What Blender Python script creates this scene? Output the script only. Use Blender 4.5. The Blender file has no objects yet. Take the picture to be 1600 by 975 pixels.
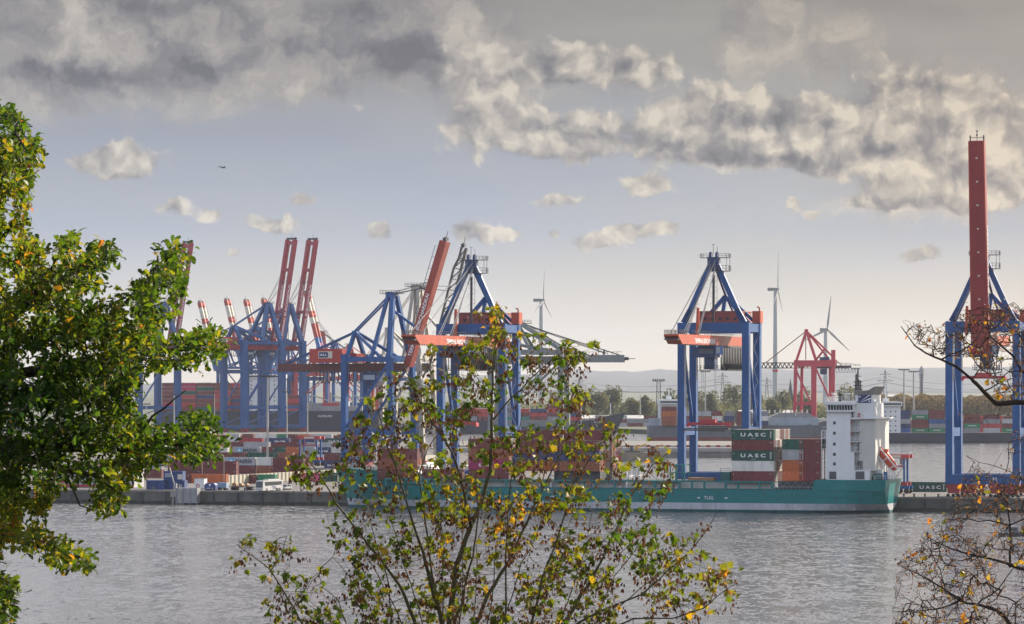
import bpy, bmesh, math, random
import numpy as np
from mathutils import Vector, Matrix, noise as mnoise
from math import radians, sin, cos, pi, atan2, sqrt

# ------------------------------------------------------------------ camera, world, sun, exposure
scn = bpy.context.scene
COL = scn.collection
F, CX, HY, CZ = 6000.0, 800.0, 600.0, 36.0       # photo pixels: focal length, centre column, horizon row; camera height in m

cam_d = bpy.data.cameras.new('camera')
cam = bpy.data.objects.new('camera', cam_d)
COL.objects.link(cam)
cam.location = (0, 0, CZ)
cam.rotation_euler = (pi / 2, 0, 0)
cam_d.sensor_width = 36
cam_d.lens = 36 * F / 1600
cam_d.shift_y = (HY - 487.5) / 1600
cam_d.clip_start = 0.5
cam_d.clip_end = 40000
scn.camera = cam

SUN_AZ, SUN_EL = radians(47), radians(25)        # azimuth measured from the view direction towards the right
SUNV = Vector((sin(SUN_AZ) * cos(SUN_EL), cos(SUN_AZ) * cos(SUN_EL), sin(SUN_EL)))
sun_d = bpy.data.lights.new('sun', 'SUN')
sun_d.energy = 5.0
sun_d.angle = radians(0.6)
sun_d.color = (1.0, 0.88, 0.72)
sun = bpy.data.objects.new('sun', sun_d)
COL.objects.link(sun)
sun.rotation_euler = (-SUNV).to_track_quat('-Z', 'Y').to_euler()

scn.view_settings.view_transform = 'Standard'
scn.view_settings.look = 'None'
scn.view_settings.exposure = 0.95
scn.view_settings.gamma = 1
scn.cycles.use_denoising = True
try:
    scn.cycles.denoiser = 'OPENIMAGEDENOISE'
    scn.cycles.denoising_input_passes = 'RGB_ALBEDO_NORMAL'
    scn.cycles.denoising_prefilter = 'ACCURATE'
except Exception:
    pass
scn.cycles.max_bounces = 6
scn.cycles.diffuse_bounces = 2
scn.cycles.glossy_bounces = 2
scn.cycles.transmission_bounces = 4
scn.cycles.volume_bounces = 1
scn.cycles.caustics_reflective = False
scn.cycles.caustics_refractive = False
scn.cycles.sample_clamp_indirect = 4

def lin(c):
    return tuple((x / 255 / 12.92 if x / 255 <= .04045 else ((x / 255 + .055) / 1.055) ** 2.4) for x in c)

class NT:
    """small helper that wires shader nodes"""
    def __init__(s, tree):
        s.t = tree; s.n = tree.nodes; s.l = tree.links
    def new(s, typ, **kw):
        n = s.n.new(typ)
        for k, v in kw.items(): setattr(n, k, v)
        return n
    def put(s, sock, v):
        if v is None: return
        if isinstance(v, bpy.types.NodeSocket): s.l.new(v, sock)
        else: sock.default_value = v
    def math(s, op, a, b=None, c=None, clamp=False):
        n = s.new('ShaderNodeMath', operation=op, use_clamp=clamp)
        for i, v in enumerate((a, b, c)): s.put(n.inputs[i], v)
        return n.outputs[0]
    def vm(s, op, a, b=None, c=None):
        n = s.new('ShaderNodeVectorMath', operation=op)
        for i, v in enumerate((a, b, c)): s.put(n.inputs[i], v)
        return n.outputs[1] if op in ('DOT_PRODUCT', 'LENGTH', 'DISTANCE') else n.outputs[0]
    def noise(s, vec, scale, detail=4, rough=.55, dist=0, dims='3D'):
        n = s.new('ShaderNodeTexNoise', noise_dimensions=dims)
        s.put(n.inputs['Vector'], vec); n.inputs['Scale'].default_value = scale
        n.inputs['Detail'].default_value = detail; n.inputs['Roughness'].default_value = rough
        n.inputs['Distortion'].default_value = dist
        return n
    def ramp(s, fac, stops, interp='LINEAR'):
        n = s.new('ShaderNodeValToRGB'); s.put(n.inputs[0], fac)
        n.color_ramp.interpolation = interp
        e = n.color_ramp.elements
        while len(e) < len(stops): e.new(.5)
        for x, (p, c) in zip(e, stops): x.position = p; x.color = (*c[:3], 1)
        return n.outputs[0]
    def mix(s, fac, a, b, blend='MIX'):
        n = s.new('ShaderNodeMix', data_type='RGBA', blend_type=blend)
        s.put(n.inputs[0], fac)
        for i, v in ((6, a), (7, b)):
            if isinstance(v, tuple) and len(v) == 3: v = (*v, 1)
            s.put(n.inputs[i], v)
        return n.outputs[2]
    def mapr(s, v, a, b, c=0., d=1., smooth=False):
        n = s.new('ShaderNodeMapRange')
        n.interpolation_type = 'SMOOTHSTEP' if smooth else 'LINEAR'
        s.put(n.inputs[0], v)
        for i, x in enumerate((a, b, c, d)): n.inputs[i + 1].default_value = x
        return n.outputs[0]

def build_world():
    w = bpy.data.worlds.new('World'); scn.world = w; w.use_nodes = True
    t = NT(w.node_tree); t.n.clear()
    out = t.new('ShaderNodeOutputWorld'); bg = t.new('ShaderNodeBackground')
    t.l.new(bg.outputs[0], out.inputs[0]); bg.inputs[1].default_value = .55
    d = t.new('ShaderNodeTexCoord').outputs['Generated']
    sep = t.new('ShaderNodeSeparateXYZ'); t.l.new(d, sep.inputs[0])
    az = t.math('ARCTAN2', sep.outputs[0], sep.outputs[1])
    el = t.math('ARCSINE', sep.outputs[2])
    u = t.math('MULTIPLY', az, 60.0); v = t.math('MULTIPLY', el, 60.0)     # one unit = about 0.95 degrees of sky
    cb = t.new('ShaderNodeCombineXYZ'); t.l.new(u, cb.inputs[0]); t.l.new(v, cb.inputs[1])
    p = cb.outputs[0]
    sky = t.new('ShaderNodeTexSky', sky_type='NISHITA', sun_disc=False)
    sky.sun_elevation = SUN_EL; sky.sun_rotation = SUN_AZ
    sky.air_density = 1.0; sky.dust_density = 2.0; sky.altitude = 40
    nish = t.mix(1.0, sky.outputs[0], (.085, .085, .085), 'MULTIPLY')
    # thin high veil of cloud over the clear sky
    veil = t.ramp(t.mapr(v, 0, 12), [(0, lin((234, 221, 203))), (.09, lin((213, 208, 201))), (.2, lin((167, 175, 191))),
                                    (.30, lin((150, 157, 173))), (.42, lin((139, 137, 138))), (.52, lin((130, 125, 123))), (1, lin((158, 159, 166)))])
    warm = t.ramp(t.mapr(u, -8, 9), [(0, (.97, .99, 1.03)), (.5, (1, 1, 1)), (.75, (1.03, 1.0, .95)), (1, (1.09, 1.0, .90))])
    veil = t.mix(1.0, veil, warm, 'MULTIPLY')
    thin = t.noise(t.vm('MULTIPLY', p, (.25, 1.1, 1)), .8, 3, .6, 0, '2D').outputs[0]
    base = t.mix(t.mapr(thin, .3, .75, .8, .97), nish, veil)
    # cloud: soft banks above, crisp-edged cumulus below and to the right
    wob = t.noise(p, 1.3, 4, .6, 0, '2D').outputs['Color']
    wv = t.vm('SUBTRACT', wob, (.5, .5, .5))
    ps = t.vm('ADD', p, t.vm('MULTIPLY', wv, (1.3, .8, 0)))
    pc = t.vm('ADD', p, t.vm('MULTIPLY', wv, (.50, .40, 0)))
    def blobs(lst, src):
        acc = None
        for (x, y, rx, ry, k) in lst:
            cx, cy, ix, iy = (x - CX) / 100, (HY - y) / 100, 100 / rx, 100 / ry
            if rx < 67 and y > 240 and src is pc and k > .45: k += .22
            q = t.vm('MULTIPLY_ADD', src, (ix, iy, 0), (-cx * ix, -cy * iy, 0))
            g = t.math('POWER', .3679, t.vm('DOT_PRODUCT', q, q))
            acc = t.math('MULTIPLY', g, k) if acc is None else t.math('MULTIPLY_ADD', g, k, acc)
        return acc
    SOFT = [(60, 40, 170, 70, .8), (160, 115, 270, 52, .9), (400, 90, 170, 70, .9), (280, 20, 300, 50, .7), (640, 55, 170, 75, .9), (60, 165, 150, 24, .45), (480, 140, 60, 26, .4),
            (770, 105, 110, 85, .8), (1240, 50, 150, 60, .75), (1400, 175, 190, 85, .75), (1540, 210, 150, 90, .8), (1450, 300, 190, 40, .7), (950, 150, 200, 60, .35), (1330, 515, 130, 30, .35), (700, 495, 300, 14, .25)]
    CUM = [(770, 115, 95, 70, .85), (900, 200, 110, 40, .4), (960, 105, 120, 38, .6), (1430, 200, 150, 70, .8), (1545, 215, 110, 80, .8), (1140, 200, 120, 50, .4), (1270, 210, 60, 40, .4), (735, 205, 70, 40, .9), (850, 215, 80, 40, 1.0), (930, 225, 60, 34, .8), (930, 108, 150, 34, .85), (1130, 172, 95, 40, 1.1), (1070, 205, 80, 36, .95), (1210, 215, 80, 50, 1.0), (1160, 245, 130, 26, .8),
           (1420, 118, 75, 40, .85), (1330, 170, 90, 36, .7), (1300, 235, 80, 40, .8), (1400, 262, 110, 36, .75), (1350, 320, 46, 18, .9), (1440, 322, 80, 20, .85), (1560, 305, 80, 34, .8), (1520, 240, 80, 40, .6),
           (195, 250, 66, 30, 1.15), (140, 257, 30, 10, .7), (270, 325, 36, 17, 1.0), (332, 330, 17, 12, .85), (425, 347, 60, 18, 1.1), (470, 314, 28, 12, 1.0),
           (602, 360, 32, 16, 1.0), (735, 366, 42, 20, 1.15), (802, 362, 22, 9, .85), (865, 315, 58, 12, .95), (930, 378, 55, 14, 1.1), (985, 358, 48, 16, 1.0), (1045, 360, 34, 13, .9),
           (1010, 290, 46, 18, .9), (862, 362, 18, 11, .95), (1235, 325, 14, 14, .9), (1270, 338, 17, 10, .8), (1432, 398, 44, 14, 1.15), (360, 396, 26, 9, .7), (1120, 325, 12, 13, .55), (560, 165, 18, 10, .5)]
    DK = [(110, 122, 190, 24, .42), (330, 105, 70, 22, .5), (470, 75, 90, 18, .35), (640, 82, 66, 28, .5), (560, 20, 160, 30, .35), (1440, 122, 46, 20, .55), (1330, 230, 70, 20, .2), (1520, 195, 80, 16, .3), (1130, 40, 60, 25, .3), (250, 10, 110, 18, .25), (1560, 60, 120, 60, .25)]
    DC = [(1110, 250, 130, 12, .5), (1125, 186, 66, 11, .38), (860, 248, 90, 10, .3), (1440, 130, 40, 16, .6), (1218, 180, 22, 18, .35), (1030, 232, 30, 14, .3), (195, 276, 60, 9, .25), (1400, 285, 120, 9, .25), (940, 392, 70, 6, .2), (430, 362, 60, 6, .2)]
    off = (.17, .22, 0)
    n1 = t.noise(ps, .62, 6, .55, 0, '2D').outputs[0]; n1b = t.noise(t.vm('ADD', ps, (.26, .30, 0)), .62, 6, .55, 0, '2D').outputs[0]
    def puff(v):
        a = t.noise(v, 1.05, 7, .56, 0, '2D').outputs[0]
        vo = t.new('ShaderNodeTexVoronoi', feature='SMOOTH_F1', voronoi_dimensions='2D'); t.l.new(v, vo.inputs['Vector']); vo.inputs['Scale'].default_value = 2.2; vo.inputs['Smoothness'].default_value = .8
        vo.inputs['Detail'].default_value = 2.0; vo.inputs['Roughness'].default_value = .55
        return t.math('MULTIPLY_ADD', vo.outputs['Distance'], -.40, t.math('ADD', a, .15))
    n2 = puff(pc); n2b = puff(t.vm('ADD', pc, off))
    # beyond the photographed part of the sky: broken bright cloud all round
    far = t.mapr(v, 6, 9, 0, 1, True)
    big = t.noise(t.vm('MULTIPLY', p, (.10, .16, 1)), 1.0, 3, .6, 0, '2D').outputs[0]
    cov1 = t.math('ADD', blobs(SOFT, ps), t.math('MULTIPLY', far, t.mapr(big, .4, .62, 0, .9)))
    a1 = t.mapr(t.math('ADD', cov1, t.math('MULTIPLY', t.math('SUBTRACT', n1, .5), 1.5)), .15, 1.0, 0, .9, True)
    l1 = t.math('MULTIPLY_ADD', t.math('SUBTRACT', n1, n1b), 1.35, .56)
    l1 = t.math('SUBTRACT', t.math('ADD', l1, t.math('MULTIPLY', t.math('SUBTRACT', n1, .5), .5)), blobs(DK, ps), clamp=True)
    RC = [(0, lin((104, 104, 110))), (.3, lin((134, 132, 135))), (.6, lin((170, 165, 159))), (.85, lin((200, 192, 180))), (1, lin((216, 207, 192)))]
    c1 = t.ramp(l1, RC)
    a2 = t.mapr(t.math('ADD', blobs(CUM, pc), t.math('MULTIPLY', t.math('SUBTRACT', n2, .5), 1.35)), .30, .76, 0, .95, True)
    l2 = t.math('MULTIPLY_ADD', t.math('SUBTRACT', n2, n2b), 1.1, .70)
    l2 = t.math('SUBTRACT', t.math('ADD', l2, t.math('MULTIPLY', t.math('SUBTRACT', n2, .5), .4)), blobs(DC, pc), clamp=True)
    c2 = t.ramp(l2, RC)
    dim = t.ramp(t.mapr(v, 2.2, 6.0), [(0, (1.04, 1.04, 1.04)), (1, (.82, .82, .83))])
    final = t.mix(a2, t.mix(a1, base, t.mix(1.0, t.mix(1.0, c1, dim, 'MULTIPLY'), warm, 'MULTIPLY')), t.mix(1.0, t.mix(1.0, c2, dim, 'MULTIPLY'), warm, 'MULTIPLY'))
    # unseen sky brightened: bluish fill from sides and back, band above view for water
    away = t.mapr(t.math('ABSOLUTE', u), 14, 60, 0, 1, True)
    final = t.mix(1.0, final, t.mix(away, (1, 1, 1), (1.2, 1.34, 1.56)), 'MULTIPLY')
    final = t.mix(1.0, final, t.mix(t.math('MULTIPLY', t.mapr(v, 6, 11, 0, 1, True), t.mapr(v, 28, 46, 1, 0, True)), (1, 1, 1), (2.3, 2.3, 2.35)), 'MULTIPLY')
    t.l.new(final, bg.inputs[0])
build_world()

# ------------------------------------------------------------------ helpers
def W(px, py, Y):
    """point at distance Y seen at photo pixel (px, py)"""
    return Vector(((px - CX) * Y / F, Y, CZ - (py - HY) * Y / F))
def G(px, Y, z=0.0):
    return Vector(((px - CX) * Y / F, Y, z))
def yof(py, z=0.0):
    return (CZ - z) * F / (py - HY)
def zof(py, Y):
    return CZ - (py - HY) * Y / F
TH = radians(17.3)
QD = Vector((cos(TH), -sin(TH), 0))       # along the quay (to the right and nearer)
QN = Vector((sin(TH), cos(TH), 0))        # landward
QA = Vector((117.5, 1085, 0))
QZ = 4.0
def Q(s, g, z=QZ):
    p = QA + QD * s + QN * g; p.z = z
    return p
def q_s(px, g=0.0):
    k = (px - CX) / F
    a = QA + QN * g
    return (k * a.y - a.x) / (QD.x - k * QD.y)

class MB:
    """collects faces for ONE mesh object"""
    def __init__(s): s.v = []; s.f = []; s.m = []; s.pc = []
    def add(s, vs, fs, m=0):
        o = len(s.v); s.pc.append((o, len(s.f))); s.v += [tuple(x) for x in vs]
        for f in fs: s.f.append(tuple(i + o for i in f)); s.m.append(m)
    def hexa(s, b, m=0):      # 8 corners: bottom 0-3 ccw, top 4-7
        s.add(b, [(3, 2, 1, 0), (4, 5, 6, 7), (0, 1, 5, 4), (1, 2, 6, 5), (2, 3, 7, 6), (3, 0, 4, 7)], m)
    def box(s, x0, x1, y0, y1, z0, z1, m=0):
        s.hexa([(x0, y0, z0), (x1, y0, z0), (x1, y1, z0), (x0, y1, z0), (x0, y0, z1), (x1, y0, z1), (x1, y1, z1), (x0, y1, z1)], m)
    def cbox(s, c, d, m=0):
        s.box(c[0] - d[0] / 2, c[0] + d[0] / 2, c[1] - d[1] / 2, c[1] + d[1] / 2, c[2] - d[2] / 2, c[2] + d[2] / 2, m)
    def beam(s, p, q, w, h=None, m=0, up=None, w2=None, h2=None):
        p, q = Vector(p), Vector(q); h = w if h is None else h
        w2 = w if w2 is None else w2; h2 = h if h2 is None else h2
        d = (q - p)
        if d.length < 1e-6: return
        d.normalize()
        up = Vector(up) if up else (Vector((0, 0, 1)) if abs(d.z) < .97 else Vector((0, 1, 0)))
        sx = d.cross(up).normalized(); sz = sx.cross(d)
        c = []
        for (o, ww, hh) in ((p, w, h), (q, w2, h2)):
            c += [o - sx * ww / 2 - sz * hh / 2, o + sx * ww / 2 - sz * hh / 2, o + sx * ww / 2 + sz * hh / 2, o - sx * ww / 2 + sz * hh / 2]
        s.hexa(c, m)
    def tube(s, p, q, r, r2=None, n=8, m=0, caps=True):
        p, q = Vector(p), Vector(q); r2 = r if r2 is None else r2
        d = (q - p)
        if d.length < 1e-6: return
        d.normalize()
        a = d.orthogonal().normalized(); b = d.cross(a)
        vs = []
        for o, rr in ((p, r), (q, r2)):
            for i in range(n):
                t = 2 * pi * i / n; vs.append(o + a * (cos(t) * rr) + b * (sin(t) * rr))
        fs = [(i, (i + 1) % n, n + (i + 1) % n, n + i) for i in range(n)]
        if caps: fs += [tuple(range(n - 1, -1, -1)), tuple(range(n, 2 * n))]
        s.add(vs, fs, m)
    def path(s, pts, r, n=6, m=0):
        for a, b in zip(pts[:-1], pts[1:]): s.tube(a, b, r, n=n, m=m, caps=True)
    def prism(s, poly, z0, z1, m=0):
        n = len(poly)
        vs = [(x, y, z0) for x, y in poly] + [(x, y, z1) for x, y in poly]
        s.add(vs, [tuple(range(n - 1, -1, -1)), tuple(range(n, 2 * n))] + [(i, (i + 1) % n, n + (i + 1) % n, n + i) for i in range(n)], m)
    def extr(s, poly, axis, a, b, m=0):
        """prism of a 2-D outline extruded along axis: 'x' outline is (y, z); 'y' outline is (x, z)"""
        n = len(poly)
        if axis == 'x': vs = [(a, y, z) for y, z in poly] + [(b, y, z) for y, z in poly]
        else: vs = [(x, a, z) for x, z in poly] + [(x, b, z) for x, z in poly]
        s.add(vs, [tuple(range(n - 1, -1, -1)), tuple(range(n, 2 * n))] + [(i, (i + 1) % n, n + (i + 1) % n, n + i) for i in range(n)], m)
    def each(s, name, mats, parent):
        """every piece collected so far becomes a part of its own"""
        out = []
        for a, (o, f0) in enumerate(s.pc):
            o1, f1 = s.pc[a + 1] if a + 1 < len(s.pc) else (len(s.v), len(s.f))
            b = MB(); b.v = s.v[o:o1]; b.f = [tuple(i - o for i in f) for f in s.f[f0:f1]]; b.m = s.m[f0:f1]
            out.append(b.build(name, mats, parent))
        return out
    def rail(s, pts, h=1.1, gap=2.5, r=.05, m=0):
        """guard rail along points"""
        for a, b in zip(pts[:-1], pts[1:]):
            a, b = Vector(a), Vector(b); L = (b - a).length; k = max(1, int(L / gap))
            up = Vector((0, 0, h))
            s.beam(a + up, b + up, r * 2, m=m); s.beam(a + up * .5, b + up * .5, r * 1.6, m=m)
            for i in range(k + 1):
                p = a.lerp(b, i / k); s.beam(p, p + up, r * 2, m=m)
    def build(s, name, mats, parent=None, loc=None, smooth=False):
        me = bpy.data.meshes.new(name)
        vs = s.v
        if loc is not None and parent is None:
            l = Vector(loc); vs = [tuple(Vector(v) - l) for v in s.v]
        me.from_pydata(vs, [], s.f)
        if not isinstance(mats, (list, tuple)): mats = [mats]
        for m in mats: me.materials.append(m)
        if len(mats) > 1: me.polygons.foreach_set('material_index', s.m)
        bm = bmesh.new(); bm.from_mesh(me); bmesh.ops.recalc_face_normals(bm, faces=bm.faces); bm.to_mesh(me); bm.free()
        if smooth: me.polygons.foreach_set('use_smooth', [True] * len(me.polygons)); me.set_sharp_from_angle(angle=radians(32))
        o = bpy.data.objects.new(name, me); COL.objects.link(o)
        if parent is not None: o.parent = parent
        elif loc is not None: o.location = loc
        return o

def tag(o, label=None, cat=None, group=None, kind=None):
    if label: o['label'] = label
    if cat: o['category'] = cat
    if group: o['group'] = group
    if kind: o['kind'] = kind
    return o
def empty(name, loc, rz=0.0, label=None, cat=None, group=None):
    o = bpy.data.objects.new(name, None); COL.objects.link(o)
    o.empty_display_size = 1
    o.location = loc; o.rotation_euler = (0, 0, rz)
    return tag(o, label, cat, group)
_kids = {}
def copy_tree(o, parent=None):
    c = o.copy(); COL.objects.link(c)
    if parent is not None: c.parent = parent
    for ch in list(o.children): copy_tree(ch, c)
    return c

def text(s, size, mat, parent, pos, right, upv, width=None, depth=.03, bold=0.0, name='lettering'):
    """lettering as a mesh whose lower left corner is at pos"""
    cu = bpy.data.curves.new('lettering_curve', 'FONT'); cu.body = s; cu.size = size; cu.extrude = depth; cu.offset = bold
    to = bpy.data.objects.new('lettering_curve', cu); COL.objects.link(to)
    bpy.context.view_layer.update()
    dg = bpy.context.evaluated_depsgraph_get()
    me = bpy.data.meshes.new_from_object(to.evaluated_get(dg))
    bpy.data.objects.remove(to); bpy.data.curves.remove(cu)
    xs = [v.co.x for v in me.vertices]
    k = 1.0
    if width and xs: k = width / (max(xs) - min(xs))
    r, u = Vector(right).normalized(), Vector(upv).normalized(); n = r.cross(u)
    M = Matrix((r, u, n)).transposed().to_4x4(); M.translation = Vector(pos)
    me.transform(M @ Matrix.Diagonal((k, 1, 1, 1)))
    me.materials.clear(); me.materials.append(mat)
    o = bpy.data.objects.new(name, me); COL.objects.link(o); o.parent = parent
    return o

ORD = 'first second third fourth fifth sixth seventh eighth ninth tenth eleventh twelfth thirteenth fourteenth fifteenth sixteenth'.split()
def nth(i): return ORD[i]

# ------------------------------------------------------------------ materials
_mats = {}
def M(name, col, rough=.55, metal=0.0, var=.18, scale=.35, bump=.0, vary=0.0, streak=True, spec=.4, rust=0.0):
    if name in _mats: return _mats[name]
    m = bpy.data.materials.new(name); m.use_nodes = True
    t = NT(m.node_tree); b = t.n['Principled BSDF']
    pos = t.new('ShaderNodeNewGeometry').outputs['Position']
    n1 = t.noise(t.vm('MULTIPLY', pos, (1, 1, .35 if streak else 1)), scale, 5, .65)
    n2 = t.noise(pos, scale * 7, 3, .6)
    f = t.math('ADD', t.math('MULTIPLY', n1.outputs[0], .7), t.math('MULTIPLY', n2.outputs[0], .3))
    f = t.mapr(f, .32, .68)
    dark = tuple(c * (1 - var) for c in col); lite = tuple(min(1, c * (1 + var * .6) + .01 * var) for c in col)
    c = t.mix(f, dark, lite)
    if vary:
        oi = t.new('ShaderNodeObjectInfo')
        h = t.new('ShaderNodeHueSaturation'); t.l.new(c, h.inputs['Color'])
        t.l.new(t.mapr(oi.outputs['Random'], 0, 1, 1 - vary, 1 + vary), h.inputs['Value'])
        t.l.new(t.mapr(t.math('FRACT', t.math('MULTIPLY', oi.outputs['Random'], 7.3)), 0, 1, .5 - vary * .04, .5 + vary * .04), h.inputs['Hue'])
        c = h.outputs[0]
    if rust:      # weathering: rust runs and scuffs of their own shape
        r1 = t.noise(t.vm('MULTIPLY', pos, (.9, .9, .10)), 1.0, 4, .7).outputs[0]
        r2 = t.noise(t.vm('MULTIPLY', pos, (.25, .25, 1.6)), 1.0, 3, .6).outputs[0]
        c = t.mix(t.math('MULTIPLY', t.mapr(r1, .56, .74), rust), c, (.10, .048, .026))
        c = t.mix(t.math('MULTIPLY', t.mapr(r2, .62, .72), rust * .6), c, tuple(min(1, x * .55 + .02) for x in col))
    t.l.new(c, b.inputs['Base Color'])
    t.l.new(t.mapr(n2.outputs[0], .3, .7, max(.05, rough - .1), min(1, rough + .1)), b.inputs['Roughness'])
    b.inputs['Metallic'].default_value = metal
    b.inputs['Specular IOR Level'].default_value = spec
    if bump:
        bp = t.new('ShaderNodeBump'); bp.inputs['Strength'].default_value = bump; bp.inputs['Distance'].default_value = .1
        t.l.new(n2.outputs[0], bp.inputs['Height']); t.l.new(bp.outputs[0], b.inputs['Normal'])
    _mats[name] = m
    return m

def leaf_mat(name, stops, rough=.5, trans=.5):
    m = bpy.data.materials.new(name); m.use_nodes = True
    t = NT(m.node_tree); b = t.n['Principled BSDF']; out = t.n['Material Output']
    a = t.new('ShaderNodeAttribute', attribute_name='tint')
    c = t.ramp(a.outputs['Fac'], stops)
    c2 = t.mix(1.0, c, (1.65, 1.5, .7), 'MULTIPLY')
    t.l.new(c, b.inputs['Base Color']); b.inputs['Roughness'].default_value = rough
    b.inputs['Specular IOR Level'].default_value = .35
    tr = t.new('ShaderNodeBsdfTranslucent'); t.l.new(c2, tr.inputs[0])
    mx = t.new('ShaderNodeMixShader'); mx.inputs[0].default_value = trans
    t.l.new(b.outputs[0], mx.inputs[1]); t.l.new(tr.outputs[0], mx.inputs[2]); t.l.new(mx.outputs[0], out.inputs[0])
    return m

BLUE = M('crane_blue_paint', (.012, .084, .265), .34, var=.25, spec=.4, rust=.22)
BLUE2 = M('light_blue_paint', (.06, .16, .42), .45)
DKBLUE = M('dark_blue_paint', (.035, .06, .15), .5)
RED = M('crane_red_paint', (.42, .055, .04), .45, var=.22)
ORANGE = M('crane_vermilion_paint', (.46, .085, .04), .4, var=.22, rust=.25)
MAGRED = M('faded_red_paint', (.45, .05, .06), .5)
PALE = M('crane_grey_beige_paint', (.42, .40, .34), .5)
GREYB = M('crane_grey_green_paint', (.22, .25, .25), .5)
WHITE = M('white_paint', (.74, .74, .72), .45, var=.07)
OFFW = M('cream_paint', (.62, .59, .5), .5, var=.1)
SHIPW = M('ship_white_paint', (.70, .72, .72), .42, var=.10, rust=.10)
TEAL = M('hull_teal_paint', (.004, .185, .185), .36, var=.22, scale=.15, spec=.3, rust=.35)
STEEL = M('galvanised_steel', (.3, .3, .3), .45, .3)
DARK = M('dark_steel', (.05, .05, .055), .5)
BLACK = M('black_rubber', (.025, .025, .025), .7)
ROPE = M('steel_rope', (.12, .12, .125), .5)
NAVYP = M('navy_paint', (.03, .04, .13), .45)
GLASS = M('dark_window_glass', (.02, .03, .035), .08, spec=.6, var=.05)
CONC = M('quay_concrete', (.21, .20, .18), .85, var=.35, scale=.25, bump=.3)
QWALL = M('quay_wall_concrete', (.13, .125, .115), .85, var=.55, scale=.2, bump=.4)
ASPH = M('yard_asphalt', (.15, .14, .135), .85, var=.3, scale=.06, streak=False)
LETT = M('white_lettering_paint', (.8, .8, .8), .5, var=.05)
LETD = M('dark_lettering_paint', (.05, .06, .08), .5, var=.05)
# ------------------------------------------------------------------ the setting: water, land, quays, hills, air
def water_mat():
    m = bpy.data.materials.new('river_water'); m.use_nodes = True
    t = NT(m.node_tree); b = t.n['Principled BSDF']
    b.inputs['Base Color'].default_value = (.125, .122, .122, 1)
    b.inputs['Roughness'].default_value = .14
    b.inputs['IOR'].default_value = 1.33
    pos = t.new('ShaderNodeNewGeometry').outputs['Position']
    big = t.noise(t.vm('MULTIPLY', pos, (.010, .016, 1)), 1.0, 3, .6).outputs[0]
    def slope(v, sc): return t.vm('SUBTRACT', t.noise(t.vm('MULTIPLY', pos, v), 1.0, sc, .6).outputs['Color'], (.5, .5, .5))
    gust = t.mapr(big, .36, .64, .38, 1.25)
    k = t.vm('ADD', t.vm('MULTIPLY', slope((.10, .07, 1), 2), (.30, .55, 0)), t.vm('MULTIPLY', slope((.55, .20, 1), 2), (.62, 1.15, 0)))
    k = t.vm('ADD', k, t.vm('MULTIPLY', slope((1.5, .55, 1), 2), (.6, 1.0, 0)))
    k = t.vm('ADD', k, t.vm('MULTIPLY', slope((3.1, 2.6, 1), 2), (.45, .5, 0)))
    sc = t.new('ShaderNodeVectorMath', operation='SCALE'); t.l.new(k, sc.inputs[0]); t.l.new(gust, sc.inputs['Scale'])
    nn = t.vm('NORMALIZE', t.vm('ADD', sc.outputs[0], (0, 0, 1)))
    t.l.new(nn, b.inputs['Normal'])
    return m
w = MB(); w.add([(-3000, 130, 0), (3000, 130, 0), (3000, 3300, 0), (-3000, 3300, 0)], [(0, 1, 2, 3)])
tag(w.build('water', water_mat()), kind='structure')

# riverbank below the viewpoint
def bank_z(y):
    pts = [(-80, 35.0), (2, 34.3), (12, 31), (45, 21), (100, 8), (150, 1.5), (170, -2)]
    for (a, za), (b, zb) in zip(pts[:-1], pts[1:]):
        if y <= b: return za + (zb - za) * (y - a) / (b - a)
    return -2
bk = MB()
ys = [-80, 2, 7, 12, 25, 45, 70, 100, 130, 150, 170]; xs = [-300 + 30 * i for i in range(21)]
bk.add([(x, y, bank_z(y) + .25 * sin(x * .3 + y)) for y in ys for x in xs],
       [(j * 21 + i, j * 21 + i + 1, j * 21 + i + 22, j * 21 + i + 21) for j in range(len(ys) - 1) for i in range(20)])
tag(bk.build('ground', M('grass_soil', (.06, .07, .03), .9, var=.5, scale=.6, streak=False)), kind='structure')

# terminal yard with its long quay; a narrow tongue runs out to the right
sT = q_s(962, 0)
yard = [Q(-900, 0), Q(260, 0), Q(260, 72), Q(sT, 72), Vector((8, 1440, 0)), Vector((-85, 2560, 0)), Vector((-1600, 2560, 0)), Vector((-1600, 1400, 0))]
y_ = MB(); y_.prism([(p.x, p.y) for p in yard], -3, QZ)
tag(y_.build('yard_ground', ASPH), kind='structure')
# quay front: concrete wall with coping and fenders
qw = empty('quay_wall', Q(-900, 0, 0), -TH, 'long grey concrete quay wall standing in the river below the container yard', 'quay wall')
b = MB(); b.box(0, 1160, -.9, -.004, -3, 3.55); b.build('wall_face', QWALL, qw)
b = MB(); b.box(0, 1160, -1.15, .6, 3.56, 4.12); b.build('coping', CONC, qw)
b = MB()
for i in range(150):
    x = 6 + i * 7.7
    b.box(x, x + .45, -1.3, -.91, -1, 3.3)
b.build('fender_timbers', DARK, qw)
b = MB(); vs = []
for i in range(581):
    vs += [(i * 2, -.93, -2), (i * 2, -.93, .9 + .35 * mnoise.noise(Vector((i * .31, 2, 0))) + .2 * mnoise.noise(Vector((i * 1.3, 5, 0))))]
b.add(vs, [(2 * i, 2 * i + 2, 2 * i + 3, 2 * i + 1) for i in range(580)]); b.build('tide_band', M('algae_stain', (.045, .05, .035), .8, var=.5), qw)
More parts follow.
